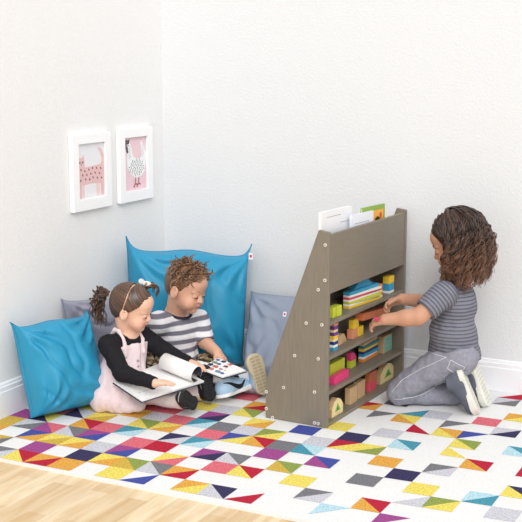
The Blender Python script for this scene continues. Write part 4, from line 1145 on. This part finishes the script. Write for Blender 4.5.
# ================================================================== the two open books
paper = mat('book_paper', (248, 247, 245), .7)
def open_book(name, label, A, B_, C_, D_, cover, th=.006, group='picture books being read'):
    """corners of the open spread: A-D one outer edge ... (A, B, C, D counter-clockwise from above)"""
    A, B_, C_, D_ = map(A3, (A, B_, C_, D_)); up = unit(np.cross(B_-A, D_-A))
    t = thing(name, label, 'book', (A+B_+C_+D_)/4, 0, group)
    m = MB(); c = (A+B_+C_+D_)/4; g = lambda p: p+unit(p-c)*.005-up*th
    m.slab([g(A), g(B_), g(C_), g(D_)], -up*.003); m.build('cover', cover, t)
    mid0, mid1 = (A+B_)/2, (D_+C_)/2
    for P in ((A, mid0, mid1, D_), (mid0, B_, C_, mid1)):
        nn = 8; V = []; F = []
        for k in range(nn+1):
            s = k/nn; bl = (math.sin(math.pi*s)*.35+(.65 if True else 0))*th
            e = s if P[0] is A else 1-s
            hgt = th*(-.1+.45*math.sin(math.pi*min(1, (1-e)*.8+.1)))-(th*.5*math.exp(-((1-e)/.08)**2))
            p = P[0]+(P[1]-P[0])*s; q = P[3]+(P[2]-P[3])*s
            V += [p+up*hgt, q+up*hgt, p-up*th, q-up*th]
        for k in range(nn):
            a = 4*k; F += [(a, a+4, a+5, a+1), (a+2, a+3, a+7, a+6), (a, a+2, a+6, a+4), (a+1, a+5, a+7, a+3)]
        F += [(0, 1, 3, 2), (4*nn, 4*nn+2, 4*nn+3, 4*nn+1)]
        o = obj('page', V, F, paper, t)
    return t, up, c
dkc = mat('navy_cover', (40, 48, 74), .5)
bA, bB, bC, bD = (0.5436,-1.0519,0.1000), (0.6558,-0.7857,0.1200), (0.4331,-0.6947,0.1500), (0.3884,-1.0050,0.1400)
t, up, c = open_book('open_book', 'large open book with a curled white page on the lap of the girl in pink', bA, bB, bC, bD, dkc)
m = MB(); A_, B_, C_, D_ = map(A3, (bA, bB, bC, bD))
rgp = random.Random(5)
for k in range(16):
    u, v = rgp.uniform(.06, .42), rgp.uniform(.1, .85); p = A_+(B_-A_)*u+(D_-A_)*v+up*.0052
    e1, e2 = unit(B_-A_)*rgp.uniform(.006, .022), unit(D_-A_)*rgp.uniform(.001, .003)
    m.slab([p, p+e1, p+e1+e2, p+e2], -up*.0004)
m.build('page_drawing', mat('pale_ink', (206, 210, 216), .7), t)
# the turned page, rolled into a tube whose dark printed side shows at the open end
r0, r1 = A3((0.4870,-0.8038,0.1833)), A3((0.6453,-0.8246,0.1546))
ax = unit(r1-r0); e1 = unit(up-ax*(up@ax)); e2 = np.cross(ax, e1)
V = []; F = []; n = 26; mi = []
for k in range(n+1):
    a = -2.2+5.7*k/n; r = .034-.003*k/n
    o_ = e1*math.cos(a)*r+e2*math.sin(a)*r
    V += [r0+o_, r1+o_, r0+o_*.965, r1+o_*.965]
for k in range(n):
    a = 4*k; F += [(a, a+1, a+5, a+4), (a+2, a+6, a+7, a+3), (a+1, a+3, a+7, a+5), (a, a+4, a+6, a+2)]; mi += [0, 1, 0, 0]
obj('curled_page', V, F, [paper, mat('dark_illustration', (44, 46, 58), .6)], t, True, mi)
qA, qB, qC, qD = (0.6032,-0.7247,0.1500), (0.7030,-0.7192,0.1250), (0.7401,-0.5967,0.1250), (0.5937,-0.5619,0.1500)
t, up, c = open_book('open_book', 'open picture book with small coloured pictures in the hand of the boy in stripes', qA, qB, qC, qD, mat('dark_cover', (48, 50, 66), .5), .005)
A_, B_, C_, D_ = map(A3, (qA, qB, qC, qD))
cs = [(206, 96, 84), (232, 186, 84), (60, 76, 150), (110, 150, 170), (40, 40, 90), (190, 120, 90), (120, 160, 110), (216, 140, 120), (90, 110, 180)]
k = 0
for v in (.08, .31, .54, .77):
    for u in (.06, .28, .56, .78):
        c3 = cs[(k*5+2) % 9]; p = A_+(B_-A_)*u+(D_-A_)*v+up*.0050
        e1, e2 = (B_-A_)*(.15+.03*((k*7) % 3)), (D_-A_)*(.13+.02*((k*5) % 3))
        m = MB(); m.slab([p, p+e1*.8, p+e1+e2*.6, p+e1*.6+e2, p+e2*.7], -up*.0006); m.build('page_picture', mat('picture_ink_%d' % ((k*5+2) % 9), c3, .6), t); k += 1
